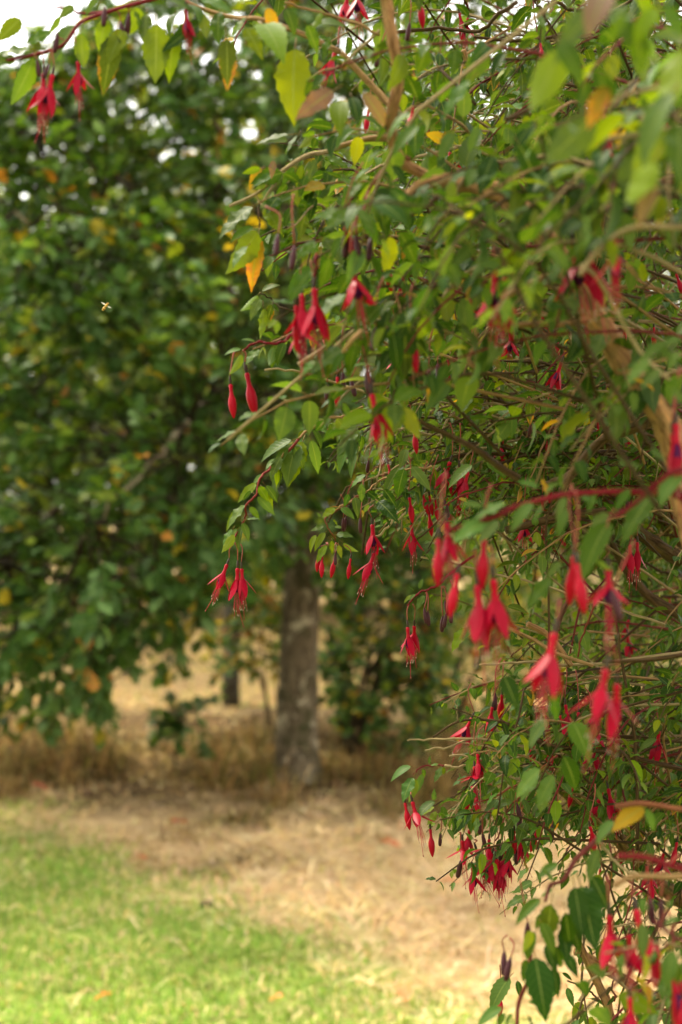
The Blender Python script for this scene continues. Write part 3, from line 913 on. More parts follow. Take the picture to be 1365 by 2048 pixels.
def leafy(pts, leafL, gap, warm=1.0, whorl=2, droop=.5, force=False, start=.15, tipsmall=.55):
    """leaves in opposite pairs along a stem"""
    pts = np.asarray(pts); seg = np.linalg.norm(np.diff(pts, axis=0), axis=1); L = np.concatenate([[0], np.cumsum(seg)])
    s = start * L[-1]; k = 0; ph = rng.random() * 6.28
    while s <= L[-1]:
        i = min(len(pts) - 2, int(np.searchsorted(L, s) - 1)); i = max(i, 0)
        f = (s - L[i]) / (seg[i] + 1e-9); p = pts[i] + (pts[i + 1] - pts[i]) * f; T = nrm(pts[i + 1] - pts[i])
        A = nrm(np.cross(T, [.1, .05, 1.0])); B = np.cross(T, A)
        q = s / L[-1]; size = leafL * (1 - (1 - tipsmall) * max(0, (q - .55) / .45)) * (.7 + .55 * rng.random())
        for w in range(whorl):
            if rng.random() < .10: continue
            th = ph + k * 1.571 + w * 2 * math.pi / whorl + rng.normal(0, .25)
            O = A * math.cos(th) + B * math.sin(th)
            ax = nrm(O * .75 + T * .40 + np.array([0, 0, -droop * (.6 + .9 * rng.random())]) + rng.normal(0, .18, 3))
            nn = np.array([0, 0, .8]) + O * .5 + rng.normal(0, .32, 3)
            if abs(ax[2]) > .75: nn = O + np.array([0, 0, .3]) + rng.normal(0, .3, 3)
            FL.add(p, ax, nn, size, ftint(None, warm), None, force)
        s += gap * (.8 + .4 * rng.random()); k += 1

# ---- flowers, buds and berries
def sepal_mesh(curl):
    n = 7; L = .0215; v, t = [], []
    S = np.linspace(0, 1, n + 1)
    x = z = 0
    for i, s in enumerate(S):
        a = curl[0] + (curl[1] - curl[0]) * s
        if i: x += math.sin(a) * L / n; z -= math.cos(a) * L / n
        w = .0036 * (math.sin(math.pi * min(1, .14 + .86 * s ** .9)) ** .8) if s < 1 else 0.0001
        for sg in (-1, 0, 1):
            v.append((x - abs(sg) * w * .28 * math.cos(a), sg * w, z - abs(sg) * w * .1))
    for i in range(n):
        for j in range(2):
            a = i * 3 + j; t += [(a, a + 1, a + 4), (a, a + 4, a + 3)]
    return Acc().add(v, t).mesh('sepal', [M_SEPAL])
SEP = [sepal_mesh((.25, -.05)), sepal_mesh((.05, .28)), sepal_mesh((.35, .1)), sepal_mesh((.1, -.25))]

def flower_mesh():
    a = Acc()
    v, t = lathe([(.0004, .0005), (.0010, -.001), (.00135, -.004), (.0011, -.0068), (.0009, -.0075)], 8); a.add(v, t, m=0)
    v, t = lathe([(.0010, -.0066), (.0021, -.0078), (.0020, -.0095), (.0017, -.0135), (.0022, -.0170), (.0026, -.0185), (.0008, -.0195)], 8); a.add(v, t, m=1)
    return a.mesh('flower', [M_OVARY, M_TUBE])
FLM = flower_mesh()
def corolla_mesh():
    a = Acc()
    v, t = lathe([(.0014, -.0165), (.0027, -.0205), (.0034, -.0245), (.0037, -.0275)], 12, .0014); a.add(v, t)
    v, t = lathe([(.0010, -.0165), (.0020, -.0205), (.0025, -.0250), (.0021, -.0285)], 12, -.0012); a.add(v, t)
    return a.mesh('corolla', [M_COROLLA])
COR = corolla_mesh()
def stamens_mesh(seed):
    r = np.random.default_rng(seed); a = Acc()
    for k in range(8):
        th = k * .785 + r.normal(0, .2); L = .024 + .012 * r.random(); sp = .0012 + .0022 * r.random()
        e = np.array([math.cos(th) * (.001 + sp), math.sin(th) * (.001 + sp), -.0165 - L])
        b = np.array([math.cos(th) * .001, math.sin(th) * .001, -.0165])
        v, t, u = tube(spline([b, b * .5 + e * .5 + [0, 0, -.001], e], 2), .00022, 3); a.add(v, t, m=0)
        v, t, u = tube([e + [0, 0, .0006], e, e - [0, 0, .0012]], [.0002, .00042, .0002], 4); a.add(v, t, m=1)
    e = np.array([r.normal(0, .002), r.normal(0, .002), -.0165 - .044])
    v, t, u = tube(spline([[0, 0, -.0165], [.0004, 0, -.035], e], 3), .00028, 3); a.add(v, t, m=0)
    v, t, u = tube([e + [0, 0, .001], e, e - [0, 0, .0012]], [.0003, .0007, .0002], 4); a.add(v, t, m=2)
    return a.mesh('stamens', [M_THREAD, M_ANTHER, M_PEDI])
STA = [stamens_mesh(s) for s in range(4)]
def bud_mesh():
    a = Acc()
    v, t = lathe([(.0004, .0005), (.0010, -.001), (.00135, -.004), (.0011, -.0066), (.0008, -.0072)], 8); a.add(v, t, m=0)
    v, t = lathe([(.0009, -.0064), (.0017, -.0078), (.0013, -.0120), (.0016, -.0150), (.0030, -.0190), (.0034, -.0230), (.0028, -.0280), (.0014, -.0325), (.0002, -.0345)], 10); a.add(v, t, m=1)
    return a.mesh('bud', [M_OVARY, M_TUBE])
BUD = bud_mesh()
def berry_mesh():
    a = Acc()
    v, t = lathe([(.0003, .0005), (.0008, -.0006), (.0016, -.003), (.0022, -.007), (.0023, -.0115), (.0019, -.0148), (.0010, -.0160), (.0002, -.0156)], 9); a.add(v, t)
    return a.mesh('berry', [M_BERRY])
BER = berry_mesh()

def frame(pos, s, rot=None, tilt=None):
    rot = rng.random() * 6.28 if rot is None else rot
    tilt = (rng.normal(0, .15), rng.normal(0, .15)) if tilt is None else tilt
    return Matrix.Translation(Vector(pos)) @ Matrix.Rotation(tilt[0], 4, 'X') @ Matrix.Rotation(tilt[1], 4, 'Y') @ Matrix.Rotation(rot, 4, 'Z') @ Matrix.Scale(s, 4)

def pedicel(o, pos, attach, M, s):
    a = np.asarray(attach, float); b = np.asarray(pos, float)
    h = a - b; mid = b + np.array([h[0] * .35, h[1] * .35, h[2] * .65]) + np.array([rng.normal(0, .002), 0, 0])
    sp = spline([a, mid, b], 4)
    v, t, u = tube(sp, np.linspace(.00065, .00048, len(sp)) * s, 4)
    inv = M.inverted(); v = np.array([inv @ Vector(x) for x in v])
    link('pedicel', Acc().add(v, t, u=u).mesh('pedicel', [M_PEDI]), o)

NF = {'flower': 0, 'bud': 0, 'berry': 0}
def hang(kind, pos, s=1.0, attach=None, opening=.5, rot=None, tilt=None, plen=None):
    NF[kind] += 1
    pos = np.asarray(pos, float)
    M = frame(pos, s, rot, tilt)
    me = {'flower': FLM, 'bud': BUD, 'berry': BER}[kind]
    o = link(kind, me, bush, M)
    if attach is None:
        pl = plen if plen else rng.uniform(.022, .042)
        attach = pos + np.array([rng.normal(.003, .006), rng.normal(0, .006), pl])
    pedicel(o, pos, attach, M, s)
    if kind == 'flower':
        for k in range(4):
            fl = opening * (.55 + .85 * rng.random())
            m = Matrix.Rotation(k * math.pi / 2 + rng.normal(0, .12), 4, 'Z') @ Matrix.Translation((.0019, 0, -.0172)) @ Matrix.Rotation(-fl, 4, 'Y')
            link('sepal', SEP[int(rng.integers(0, 4))], o, m @ Matrix.Scale(rng.uniform(.92, 1.12), 4))
        link('corolla', COR, o)
        link('stamens', STA[int(rng.integers(0, 4))], o)
    return o

def hfl(z, d, rows):
    """hand placed: kind, x, y of the red tube's top, scale, opening, attach x, y"""
    for r in rows:
        kind, x, y, s = r[0], r[1], r[2], r[3]
        op = r[4] if len(r) > 4 and r[4] is not None else rng.uniform(.25, .7)
        dd = d + rng.normal(0, .006)
        p = P(*z(x, y), dd)
        if kind != 'berry': p = p + np.array([0, 0, .0072 * s])
        at = None
        if len(r) > 6: at = P(*z(r[5], r[6]), d)
        hang(kind, p, s, at, op)

exec_order = []
# --- thick limbs from the base
hstem(Z0, [(1420, 1180), (1365, 960), (1330, 860), (1262, 745), (1185, 622), (1092, 472), (1010, 395), (905, 358), (850, 365), (818, 392)], 1.08, 66, 22, BARK, 1.12)
add_stem(spline([BASE, BASE + [-.05, -.25, .45], P(1480, 1450, 1.25), P(1420, 1180, 1.08)], 6), .020, .0125, BARK, True)
hstem(Z0, [(1500, 1500), (1400, 1150), (1231, 917), (1154, 829), (1075, 740), (1037, 655), (1000, 560), (960, 470)], 1.95, 44, 14, MOSS, 1.75)
add_stem(spline([BASE + [.04, .05, 0], BASE + [0, 0, .5], P(1500, 1500, 1.95)], 5), .028, .017, MOSS, True)
hstem(Z0, [(1520, 1900), (1365, 1800), (1315, 1767), (1249, 1688), (1209, 1648), (1148, 1600), (1108, 1561), (1047, 1482), (1000, 1440)], 1.85, 40, 8, MOSS, 1.6)
add_stem(spline([BASE + [-.03, .02, 0], BASE + [-.03, -.02, .3], P(1520, 1900, 1.85)], 5), .024, .015, MOSS, True)
hstem(ZBR, [(900, 1500), (860, 1150), (780, 950), (700, 780), (620, 640), (560, 560)], 1.65, 24, 13, BARK, 1.6)
hstem(ZBR, [(1800, 1300), (1365, 1130), (1130, 1060), (880, 920), (740, 810), (640, 760)], 1.75, 30, 16, BARK, 1.65)
add_stem(spline([BASE + [-.05, 0, 0], BASE + [-.12, -.08, .25], P(*ZBR(900, 1500), 1.65)], 5), .016, .008, BARK, True)
add_stem(spline([BASE + [-.02, 0, 0], BASE + [-.1, -.05, .35], P(*ZBR(1800, 1300), 1.75)], 5), .018, .011, BARK, True)
hstem(ZUR, [(165, -120), (178, 0), (212, 180), (228, 320), (216, 420), (196, 520), (240, 640), (420, 740)], 1.06, 28, 22, BARK, 1.12)
hstem(Z6, [(1320, 60), (1170, 110), (930, 220), (770, 400), (690, 440), (600, 470)], 1.28, 24, 14, BRN, 1.32)
hstem(Z6, [(760, 410), (720, 470), (690, 560), (660, 640)], 1.30, 16, 10, BRN)
hstem(Z6, [(1365, 500), (980, 360), (700, 290), (560, 250), (430, 260)], 1.75, 18, 8, MOSS)
hstem(Z6, [(1365, 880), (1180, 760), (1020, 620), (900, 520)], 1.7, 34, 16, BRN)
hstem(Z6, [(1365, 1180), (1200, 1080), (1080, 960), (980, 800), (900, 640)], 1.75, 24, 12, BRN)
hstem(Z6, [(980, 600), (680, 650), (400, 712)], 1.52, 18, 15, BRN)
hstem(ZC, [(1500, 560), (1365, 470), (1290, 380), (1200, 280), (1090, 190), (1040, 60)], 1.72, 20, 12, MOSS)
hstem(ZC, [(1500, 950), (1365, 850), (1200, 760), (1050, 680), (820, 560), (620, 440), (480, 370)], 1.18, 17, 6, BRN, 1.15)
# --- thinner twigs
for z, pts, d, w0, w1, t in [
    (Z0, [(1330, 1250), (1175, 1200), (1070, 1172), (960, 1142), (842, 1114)], 1.50, 6, 4.5, TWG),
    (Z0, [(530, 740), (600, 745), (690, 762), (780, 800)], 1.38, 4, 6, TWG),
    (Z7, [(1365, 770), (1000, 680), (770, 660), (640, 600), (500, 548), (350, 555), (230, 625)], 1.52, 11, 5, BRN),
    (Z7, [(760, 700), (640, 680), (400, 615), (210, 630), (115, 640)], 1.52, 7, 3.5, TWG),
    (Z7, [(195, 685), (300, 660), (410, 628)], 1.52, 3.5, 4.5, TWG),
    (Z7, [(345, 550), (335, 500), (325, 455)], 1.52, 2.5, 2, TWG),
    (Z7, [(305, 710), (420, 725), (560, 745), (700, 790)], 1.52, 4.5, 5, TWG),
    (Z7, [(442, 295), (560, 285), (700, 280), (900, 300), (1365, 240)], 1.55, 4.5, 7, TWG),
    (Z7, [(280, 635), (480, 665), (640, 740)], 1.52, 2.5, 4, TWG),
    (Z0, [(1103, 1420), (1103, 1240), (1101, 1053), (1110, 960)], 1.48, 6, 4, BRN),
    (Z0, [(1275, 1700), (1275, 1596), (1271, 1464), (1253, 1354), (1240, 1240), (1238, 1180)], 1.5, 8, 5, BRN),
    (Z0, [(1500, 450), (1365, 455), (1250, 468), (1190, 510), (1160, 550)], .88, 13, 11, TWG),
    (Z0, [(1160, 530), (1185, 555), (1230, 620), (1290, 700), (1340, 760)], .95, 10, 9, TWG),
    (ZUR, [(1500, 480), (1260, 512), (1060, 545), (880, 578)], .85, 10, 8, TWG),
    (ZUR, [(1500, 330), (1365, 335), (1230, 348), (1120, 385), (1080, 430)], .82, 11, 8, TWG),
    (ZUR, [(1300, 400), (1240, 430), (1200, 490)], .9, 11, 9, TWG),
    (ZUR, [(215, 130), (420, 122), (560, 100), (640, 60), (700, 10)], 1.48, 7, 8, BRN),
    (ZUR, [(530, 148), (700, 156), (860, 150), (1000, 130)], 1.6, 6, 8, BRN),
    (ZUR, [(780, -20), (880, 20), (960, 45), (1060, 80)], 1.5, 7, 8, BRN),
    (ZUR, [(488, 200), (510, 250), (535, 300)], 1.48, 11, 13, BARK),
    (ZUR, [(290, 315), (340, 285), (420, 258), (520, 250)], 1.5, 6, 5, TWG),
    (ZUR, [(-10, 585), (100, 568), (190, 548), (260, 560)], 1.22, 9, 11, TAN),
    (ZUR, [(240, 890), (300, 850), (370, 812), (440, 720), (480, 680)], 1.12, 10, 12, BRN),
    (ZUR, [(370, 880), (430, 840), (470, 760), (500, 700)], 1.05, 9, 7, TWG),
    (ZUR, [(660, 480), (760, 430), (850, 380)], 1.05, 12, 8, BRN),
    (Z4, [(60, 400), (130, 300), (230, 240), (330, 200), (500, 160)], 1.15, 9, 12, TWG),
    (Z4, [(330, 130), (480, 170), (620, 210), (720, 130)], 1.25, 15, 16, BRN),
    (Z4, [(410, 390), (500, 340), (620, 285), (720, 260)], 1.1, 13, 15, TAN),
    (Z4, [(300, 540), (420, 540), (560, 545), (700, 535), (860, 515)], 1.05, 11, 13, BARK),
    (Z4, [(250, 790), (205, 740), (230, 640), (235, 560)], 1.1, 9, 7, TAN),
    (Z0, [(682, 105), (600, 70), (520, 45), (470, 30), (390, 8), (340, -20)], 1.22, 12, 6, TAN),
    (Z0, [(-30, 140), (0, 128), (75, 105), (125, 82), (165, 50), (225, 22), (300, 3), (400, -30)], 1.15, 6, 9, RED),
    (Z0, [(60, 5), (130, 22), (170, 30), (230, 20)], 1.18, 3, 6, RED),
    (Z0, [(682, 105), (740, 160), (800, 230)], 1.22, 12, 15, TAN),
    (Z0, [(600, 165), (660, 140), (690, 120), (760, 60)], 1.2, 4, 6, TWG),
    (Z0, [(570, 5), (640, 18), (690, 40), (760, 70)], 1.2, 5, 6, TAN),
    (ZA, [(90, 705), (270, 610), (400, 510), (540, 400), (700, 350), (880, 300), (1090, 300)], 1.28, 7, 11, TWG),
    (ZA, [(1180, 420), (1150, 420), (1030, 480), (930, 610), (860, 740), (860, 880)], 1.1, 10, 6, (.20, .07, .03, .1)),
    (ZA, [(270, 690), (275, 740), (265, 830)], 1.26, 4, 3, BRN),
    (ZA, [(250, 620), (270, 690), (310, 640), (400, 510)], 1.27, 3, 5, TWG),
    (ZAR, [(1500, -30), (1300, 35), (1130, 100), (970, 190), (850, 290)], 1.48, 6.5, 5.5, TAN),
    (ZAR, [(850, 290), (690, 450), (570, 590), (455, 710), (400, 830), (340, 960), (290, 1090), (210, 1250), (190, 1300)], 1.48, 6, 3.5, (.22, .035, .025, 0)),
    (Z5, [(900, 500), (850, 530), (780, 580), (690, 650), (700, 700), (740, 770)], 1.50, 4.5, 3, (.20, .07, .03, .1)),
    (Z5, [(1500, 850), (1365, 950), (1300, 1000), (1220, 1040), (1170, 1070), (1130, 1120)], 1.47, 5.5, 3, RED),
    (Z3, [(640, 690), (500, 750), (420, 780), (330, 795), (240, 820)], 1.30, 8, 5, RED),
    (Z3, [(540, 620), (440, 580), (390, 550), (330, 510)], 1.35, 4, 3, BRN),
    (Z3, [(640, 300), (630, 380), (620, 470)], 1.12, 8, 5, RED),
    (Z6, [(1500, 560), (1365, 520), (1290, 500), (1000, 490), (740, 520), (640, 540), (470, 590), (330, 630), (170, 690), (90, 710)], .98, 17, 9, RED),
    (Z6, [(1365, 380), (1290, 410), (1200, 470), (1100, 560), (1000, 640)], .92, 12, 8, RED),
    (ZC, [(440, 780), (490, 700), (560, 650), (640, 640)], 1.5, 3.5, 4, TWG),
    (ZC, [(430, 970), (560, 920), (640, 870), (760, 800)], 1.52, 3, 4.5, TWG),
    (ZC, [(220, 1190), (300, 1130), (450, 1020), (590, 960), (760, 900), (900, 860)], 1.5, 4, 5, TAN),
    (ZC, [(590, 700), (560, 740), (545, 860), (530, 960), (500, 1020)], 1.5, 3.5, 3, TWG),
    (ZC, [(440, 960), (500, 890), (560, 850)], 1.5, 3, 3, (.2, .08, .025, .1)),
    (ZC, [(650, 1250), (750, 1170), (900, 1010), (1000, 900), (1100, 820)], 1.53, 4.5, 6, TWG),
    (ZC, [(640, 1160), (760, 1060), (900, 930)], 1.55, 4, 5, TWG),
    (ZC, [(800, 1360), (1000, 1190), (1170, 1040), (1300, 940)], 1.5, 4, 4, BRN),
    (ZC, [(520, 1340), (600, 1290), (640, 1220)], 1.5, 5, 4, TWG),
    (ZC, [(620, 630), (700, 605), (880, 640), (1060, 640)], 1.65, 6, 7, TWG),
    (ZC, [(760, 780), (900, 745), (1140, 760), (1300, 740)], 1.6, 5, 6, TWG),
    (ZC, [(940, 740), (960, 680), (1010, 560), (1080, 490), (1240, 450), (1400, 450)], 1.55, 4, 6, TWG),
    (ZC, [(-10, 170), (100, 100), (170, 40), (230, 0)], 1.2, 10, 7, TWG),
    (ZC, [(10, 235), (150, 250), (260, 210), (330, 130)], 1.2, 8, 5, (.2, .1, .035, .1)),
    (ZC, [(300, 80), (360, 0), (420, -60)], 1.05, 10, 10, TAN),
    (ZC, [(720, 340), (740, 200), (760, 80), (770, -20)], 1.15, 5, 5, TWG),
    (ZBL, [(200, 290), (260, 250), (400, 225), (470, 215)], 1.5, 2.5, 3, RED),
    (ZBL, [(470, 215), (560, 212), (700, 225), (880, 240), (1060, 290), (1200, 340)], 1.5, 4.5, 5.5, TWG),
    (ZBL, [(330, 590), (430, 565), (490, 520), (560, 460), (690, 395), (800, 350)], 1.5, 2.5, 4, BRN),
    (ZBL, [(1420, 130), (1365, 160), (1200, 310), (1000, 420), (850, 490), (740, 540), (690, 600)], 1.48, 4.5, 3, (.18, .045, .022, .1)),
    (ZBL, [(730, 830), (780, 680), (830, 560), (900, 480), (1060, 390)], 1.5, 3, 4, TWG),
    (ZBL, [(900, 860), (1000, 640), (1080, 520), (1200, 440)], 1.52, 3, 4, (.18, .045, .022, .1)),
    (ZBL, [(1130, 540), (1280, 480), (1500, 420)], 1.5, 2.5, 3, BRN),
    (ZBR, [(860, -60), (790, 0), (640, 120), (530, 240), (480, 330), (430, 420)], 1.08, 13, 7, (.12, .025, .02, .1)),
    (ZBR, [(330, 780), (300, 930), (260, 1120), (235, 1300)], 1.12, 9, 8, (.15, .025, .02, 0)),
    (ZBR, [(660, 1100), (780, 985), (890, 880), (1010, 760)], 1.4, 5.5, 6, TWG),
    (ZBR, [(960, 1110), (1030, 960), (1090, 820), (1180, 640), (1230, 540)], 1.42, 5, 4, BRN),
    (ZBR, [(890, 890), (895, 980), (900, 1100)], 1.5, 4, 4, BRN),
    (ZBR, [(910, 910), (990, 1020), (1070, 1130), (1150, 1240)], 1.55, 6, 6, TWG),
    (ZBR, [(800, -30), (830, 20), (900, 120), (980, 200), (1090, 260)], 1.2, 5, 7, TWG),
    (ZBR, [(900, 310), (1050, 280), (1365, 230), (1600, 200)], .95, 11, 13, TAN),
    (ZBR, [(920, 110), (1100, 120), (1330, 180), (1500, 230)], .88, 13, 14, RED),
    (ZBR, [(1170, 550), (1260, 620), (1365, 680), (1500, 720)], .92, 9, 10, (.14, .03, .03, 0)),
    (ZBR, [(1060, 965), (1200, 955), (1365, 930)], 1.5, 4, 5, BRN),
    (ZBR, [(780, 580), (900, 575), (1000, 560), (1130, 520)], 1.4, 4, 5, TWG),
    (ZBR, [(550, 150), (580, 60), (650, 0), (700, -50)], 1.5, 2, 2.5, BRN),
    (ZBR, [(640, 590), (560, 560), (480, 700), (420, 900)], 1.12, 5, 3, BRN),
    (ZBR, [(580, 960), (700, 1010), (790, 1090)], 1.6, 3.5, 5, BRN),
    (Z7, [(500, 90), (620, 150), (700, 190), (800, 240), (960, 300)], 1.5, 9, 7, TAN),
    (Z7, [(660, 110), (740, 150), (790, 200), (860, 300)], 1.55, 13, 12, BARK),
    (Z7, [(890, 260), (920, 140), (960, 20), (990, -60)], 1.45, 4, 5, (.18, .045, .022, .1)),
    (Z7, [(780, 180), (820, 80), (860, -10), (880, -80)], 1.5, 12, 9, (.11, .05, .03, .1)),
    (Z7, [(1000, 280), (1200, 270), (1365, 250)], 1.3, 8, 10, BRN),
    (Z8, [(1060, 30), (1180, 20), (1365, 35), (1500, 40)], 1.05, 12, 13, (.20, .07, .03, .1)),
    (Z0, [(1200, 1365), (1160, 1430), (1100, 1520), (1070, 1580)], 1.45, 3, 4, BRN),
]:
    hstem(z, pts, d, w0, w1, t)

# --- hand placed leaves
hleaf(ZAR, 1.48, [(905, 185, 950, 15, 'p', 60), (1140, 85, 995, 145, 'p'), (1000, 120, 1130, 245, 'p', 20), (980, 190, 1060, 375, 'g'), (955, 240, 1030, 580, 'p', 5),
    (850, 290, 522, 498, 'p', 45), (845, 310, 755, 712, 'p', 15), (905, 280, 775, 700, 'y', 10), (915, 195, 850, 275, 'y'), (690, 440, 590, 645, 'p'), (690, 470, 638, 872, 'p', 55),
    (620, 550, 622, 745, 'y'), (800, 300, 700, 432, 'y'), (455, 708, 272, 905, 'y', 20), (490, 735, 612, 908, 'p', 5), (400, 850, 578, 1035, 'p', 0), (470, 770, 572, 965, 'y', 10),
    (350, 930, 172, 1152, 'p', 50), (330, 960, 150, 1190, 'y'), (300, 1110, 438, 1105, 'p', 55), (310, 1115, 255, 1392, 'p', 40), (205, 1240, 92, 1412, 'y'), (200, 1180, 108, 1360, 'g'),
    (390, 800, 300, 900, 'g'), (760, 370, 640, 560, 'p', 20), (570, 590, 640, 760, 'p', 10), (520, 640, 400, 760, 'p', 35), (340, 960, 440, 1090, 'y', 10), (270, 1130, 330, 1300, 'p', 20), (1040, 150, 930, 60, 'p', 40), (790, 340, 880, 560, 'p', 10), (650, 490, 540, 600, 'p', 40), (240, 1190, 160, 1330, 'p', 30), (430, 760, 520, 900, 'y', 10), (1165, 110, 1310, 230, 'y'), (1160, 110, 1190, 270, 'g'), (1300, 40, 1340, 180, 'y')])
hleaf(ZTL, 1.15, [(335, 80, 225, 245, 'p', 40), (325, 120, 335, 250, 'y', 5), (140, 215, 55, 385, 'y', 5), (100, 60, 18, 172, 'y'), (150, 205, 10, 235, 'g', 50), (85, 230, -10, 300, 'p'),
    (250, 50, 195, 115, 'y'), (430, 70, 405, 195, 'Y', 10), (475, 100, 420, 335, 'b', 5), (500, 110, 450, 255, 'y', 5), (590, 40, 590, 185, 'p', 15), (625, 70, 620, 288, 'y', 5),
    (700, 120, 682, 302, 'y', 5), (705, 50, 690, 150, 'g'), (840, 70, 682, 200, 'd', 20), (640, -10, 762, 58, 'p', 35), (790, -5, 912, 58, 'p', 35), (880, 40, 882, 178, 'g', 20),
    (930, 80, 850, 150, 'g'), (905, 120, 910, 335, 'b', 15), (970, 95, 1042, 232, 'y', 10), (1040, 95, 1130, 295, 'y', 10), (1185, 170, 1180, 455, 'Y', 15), (1140, 30, 1172, 135, 'g'),
    (1060, 10, 1092, 125, 'o', 15), (1220, 90, 1262, 185, 'g'), (1250, 100, 1370, 122, 'p', 40), (1290, 40, 1245, 102, 'y'), (410, -30, 350, 45, 'p', 20), (230, 130, 120, 160, 'g'),
    (170, 200, 130, 260, 'g'), (560, 20, 510, 110, 'y'), (530, 30, 560, 120, 'g'), (760, 20, 800, 110, 'g'), (1000, 60, 940, 130, 'g'), (1180, 130, 1110, 210, 'g'), (300, 20, 250, 80, 'p'),
    (820, 30, 830, 150, 'y'), (1100, 110, 1070, 210, 'y'), (1330, 130, 1300, 230, 'g')])
hleaf(ZA, 1.25, [(485, 268, 282, 312, 'p', 60), (455, 315, 305, 345, 'p', 30), (515, 260, 448, 385, 'p'), (605, 238, 518, 325, 'y', 20), (612, 282, 548, 385, 'p', 50), (390, 490, 248, 580, 'g'),
    (300, 470, 185, 500, 'y'), (295, 465, 222, 585, 'o', 10), (360, 410, 348, 525, 'k', 10), (430, 500, 250, 562, 'g'), (632, 390, 568, 545, 'p', 20), (660, 395, 782, 470, 'p', 20), (700, 470, 680, 592, 'd', 10),
    (270, 690, 75, 895, 'p', 40), (285, 695, 395, 865, 'y', 5), (270, 830, 88, 1055, 'y', 10), (275, 835, 230, 1165, 'o', 5), (262, 828, 118, 920, 'g', 30), (210, 940, 128, 1072, 'p', 50), (480, 590, 502, 705, 'Y', 5),
    (450, 555, 378, 642, 'g'), (485, 640, 358, 705, 'g'), (500, 450, 420, 560, 'g'), (540, 430, 500, 560, 'y'), (560, 500, 520, 640, 'g'), (600, 560, 560, 700, 'd'), (420, 600, 380, 740, 'g'), (350, 600, 300, 700, 'y'),
    (320, 560, 260, 600, 'y'), (620, 640, 580, 770, 'd'), (560, 720, 540, 850, 'd'), (480, 700, 430, 820, 'g'), (520, 800, 500, 930, 'd')])
hleaf(ZA, 1.08, [(930, 630, 1205, 745, 'd', 15), (930, 680, 1135, 805, 'g', 15), (870, 715, 698, 855, 'g', 20), (880, 735, 972, 905, 'g'), (850, 750, 640, 802, 'p', 40), (890, 620, 780, 555, 'p', 40), (905, 560, 830, 655, 'g'),
    (1070, 870, 1040, 1075, 'Y', 5), (1100, 840, 1205, 1005, 'g', 10), (760, -20, 530, 165, 'k', 5), (862, -20, 1030, 210, 'k', 10), (770, 60, 765, 285, 'y', 10), (825, 30, 865, 225, 'd', 5), (640, 915, 515, 1025, 'g', 20),
    (640, 895, 742, 955, 'g', 40), (620, 1070, 470, 1210, 'g', 20), (960, 480, 860, 560, 'p'), (1000, 480, 1060, 590, 'd'), (1050, 440, 1150, 560, 'd'), (780, 880, 720, 1010, 'g'), (700, 1000, 640, 1170, 'g'), (760, 260, 880, 200, 'p', 50)])
hleaf(ZUR, .78, [(1062, -30, 978, 165, 'k', 5), (1030, 10, 885, 210, 'p', 15), (880, 165, 775, 405, 'y', 5), (865, 160, 945, 340, 'g', 10), (1080, 320, 1000, 490, 'o', 10), (1140, 40, 1085, 160, 'y', 10), (1265, 30, 1185, 165, 'y', 10),
    (1280, 10, 1345, 145, 'g'), (1345, 350, 1238, 625, 'p', 35), (1275, 600, 1145, 800, 'y', 10), (1275, 690, 1198, 885, 'k', 5), (1345, 470, 1310, 750, 'g', 10), (1165, 60, 1205, 250, 'g', 10), (1365, 150, 1285, 430, 'y', 15), (1100, 20, 1130, 180, 'g')])
hleaf(ZUR, 1.0, [(300, 440, 205, 540, 'p'), (540, 300, 430, 440, 'p', 35), (560, 490, 520, 590, 'p', 5), (460, 510, 400, 620, 'p', 10), (320, 500, 220, 620, 'g'), (700, 840, 730, 900, 'd'), (860, 790, 720, 900, 'g', 20), (1030, 790, 1160, 830, 'd', 20),
    (910, 470, 840, 580, 'd', 5), (960, 400, 1040, 480, 'g'), (770, 820, 660, 960, 'g', 15), (940, 610, 840, 660, 'd'), (170, 740, 290, 840, 'd', 15), (110, 790, 240, 910, 'd', 15), (60, 820, 120, 940, 'g'), (170, 940, 190, 1020, 'y'), (620, 600, 560, 760, 'd', 10), (700, 560, 780, 700, 'd', 10), (820, 640, 760, 800, 'd', 15), (900, 700, 980, 860, 'd', 10), (640, 700, 720, 860, 'd', 20), (1000, 560, 1080, 700, 'd', 10), (780, 480, 700, 600, 'd', 15), (1060, 800, 980, 940, 'd', 15), (580, 780, 520, 920, 'd', 15), (1120, 620, 1060, 780, 'd', 10), (880, 520, 950, 640, 'd', 10), (420, 860, 480, 980, 'd', 10)])
hleaf(Z6, .97, [(570, 555, 455, 705, 'p', 25), (440, 560, 262, 645, 'p', 40), (335, 635, 140, 755, 'p', 25), (385, 640, 265, 765, 'p', 20), (180, 640, 105, 705, 'g'), (305, 590, 172, 568, 'p', 30), (600, 480, 472, 458, 'p', 30), (735, 510, 688, 630, 'p', 15),
    (745, 590, 695, 730, 'p', 15), (790, 535, 905, 560, 'p', 30), (1000, 630, 828, 930, 'g', 25), (1240, 480, 1052, 750, 'g', 30), (1370, 400, 1240, 565, 'p', 30), (970, 610, 875, 705, 'p'), (990, 345, 1115, 362, 'p', 30), (1170, 262, 1255, 325, 'p', 20),
    (690, 950, 555, 1118, 'g', 25), (725, 870, 645, 965, 'p', 20), (880, 860, 960, 920, 'y', 5), (620, 560, 560, 660, 'g'), (1090, 480, 1010, 590, 'g'), (900, 500, 860, 600, 'g'), (1180, 560, 1120, 700, 'g')])
hleaf(Z4, .86, [(1285, 635, 1165, 725, 'p', 20), (1205, 715, 1075, 855, 'p', 20), (1265, 770, 1145, 885, 'p', 20), (1345, 690, 1285, 795, 'p', 15), (1370, 630, 1265, 655, 'p', 30), (1300, 890, 1370, 965, 'p', 15), (1360, 820, 1300, 920, 'g'), (1230, 660, 1290, 740, 'g')])
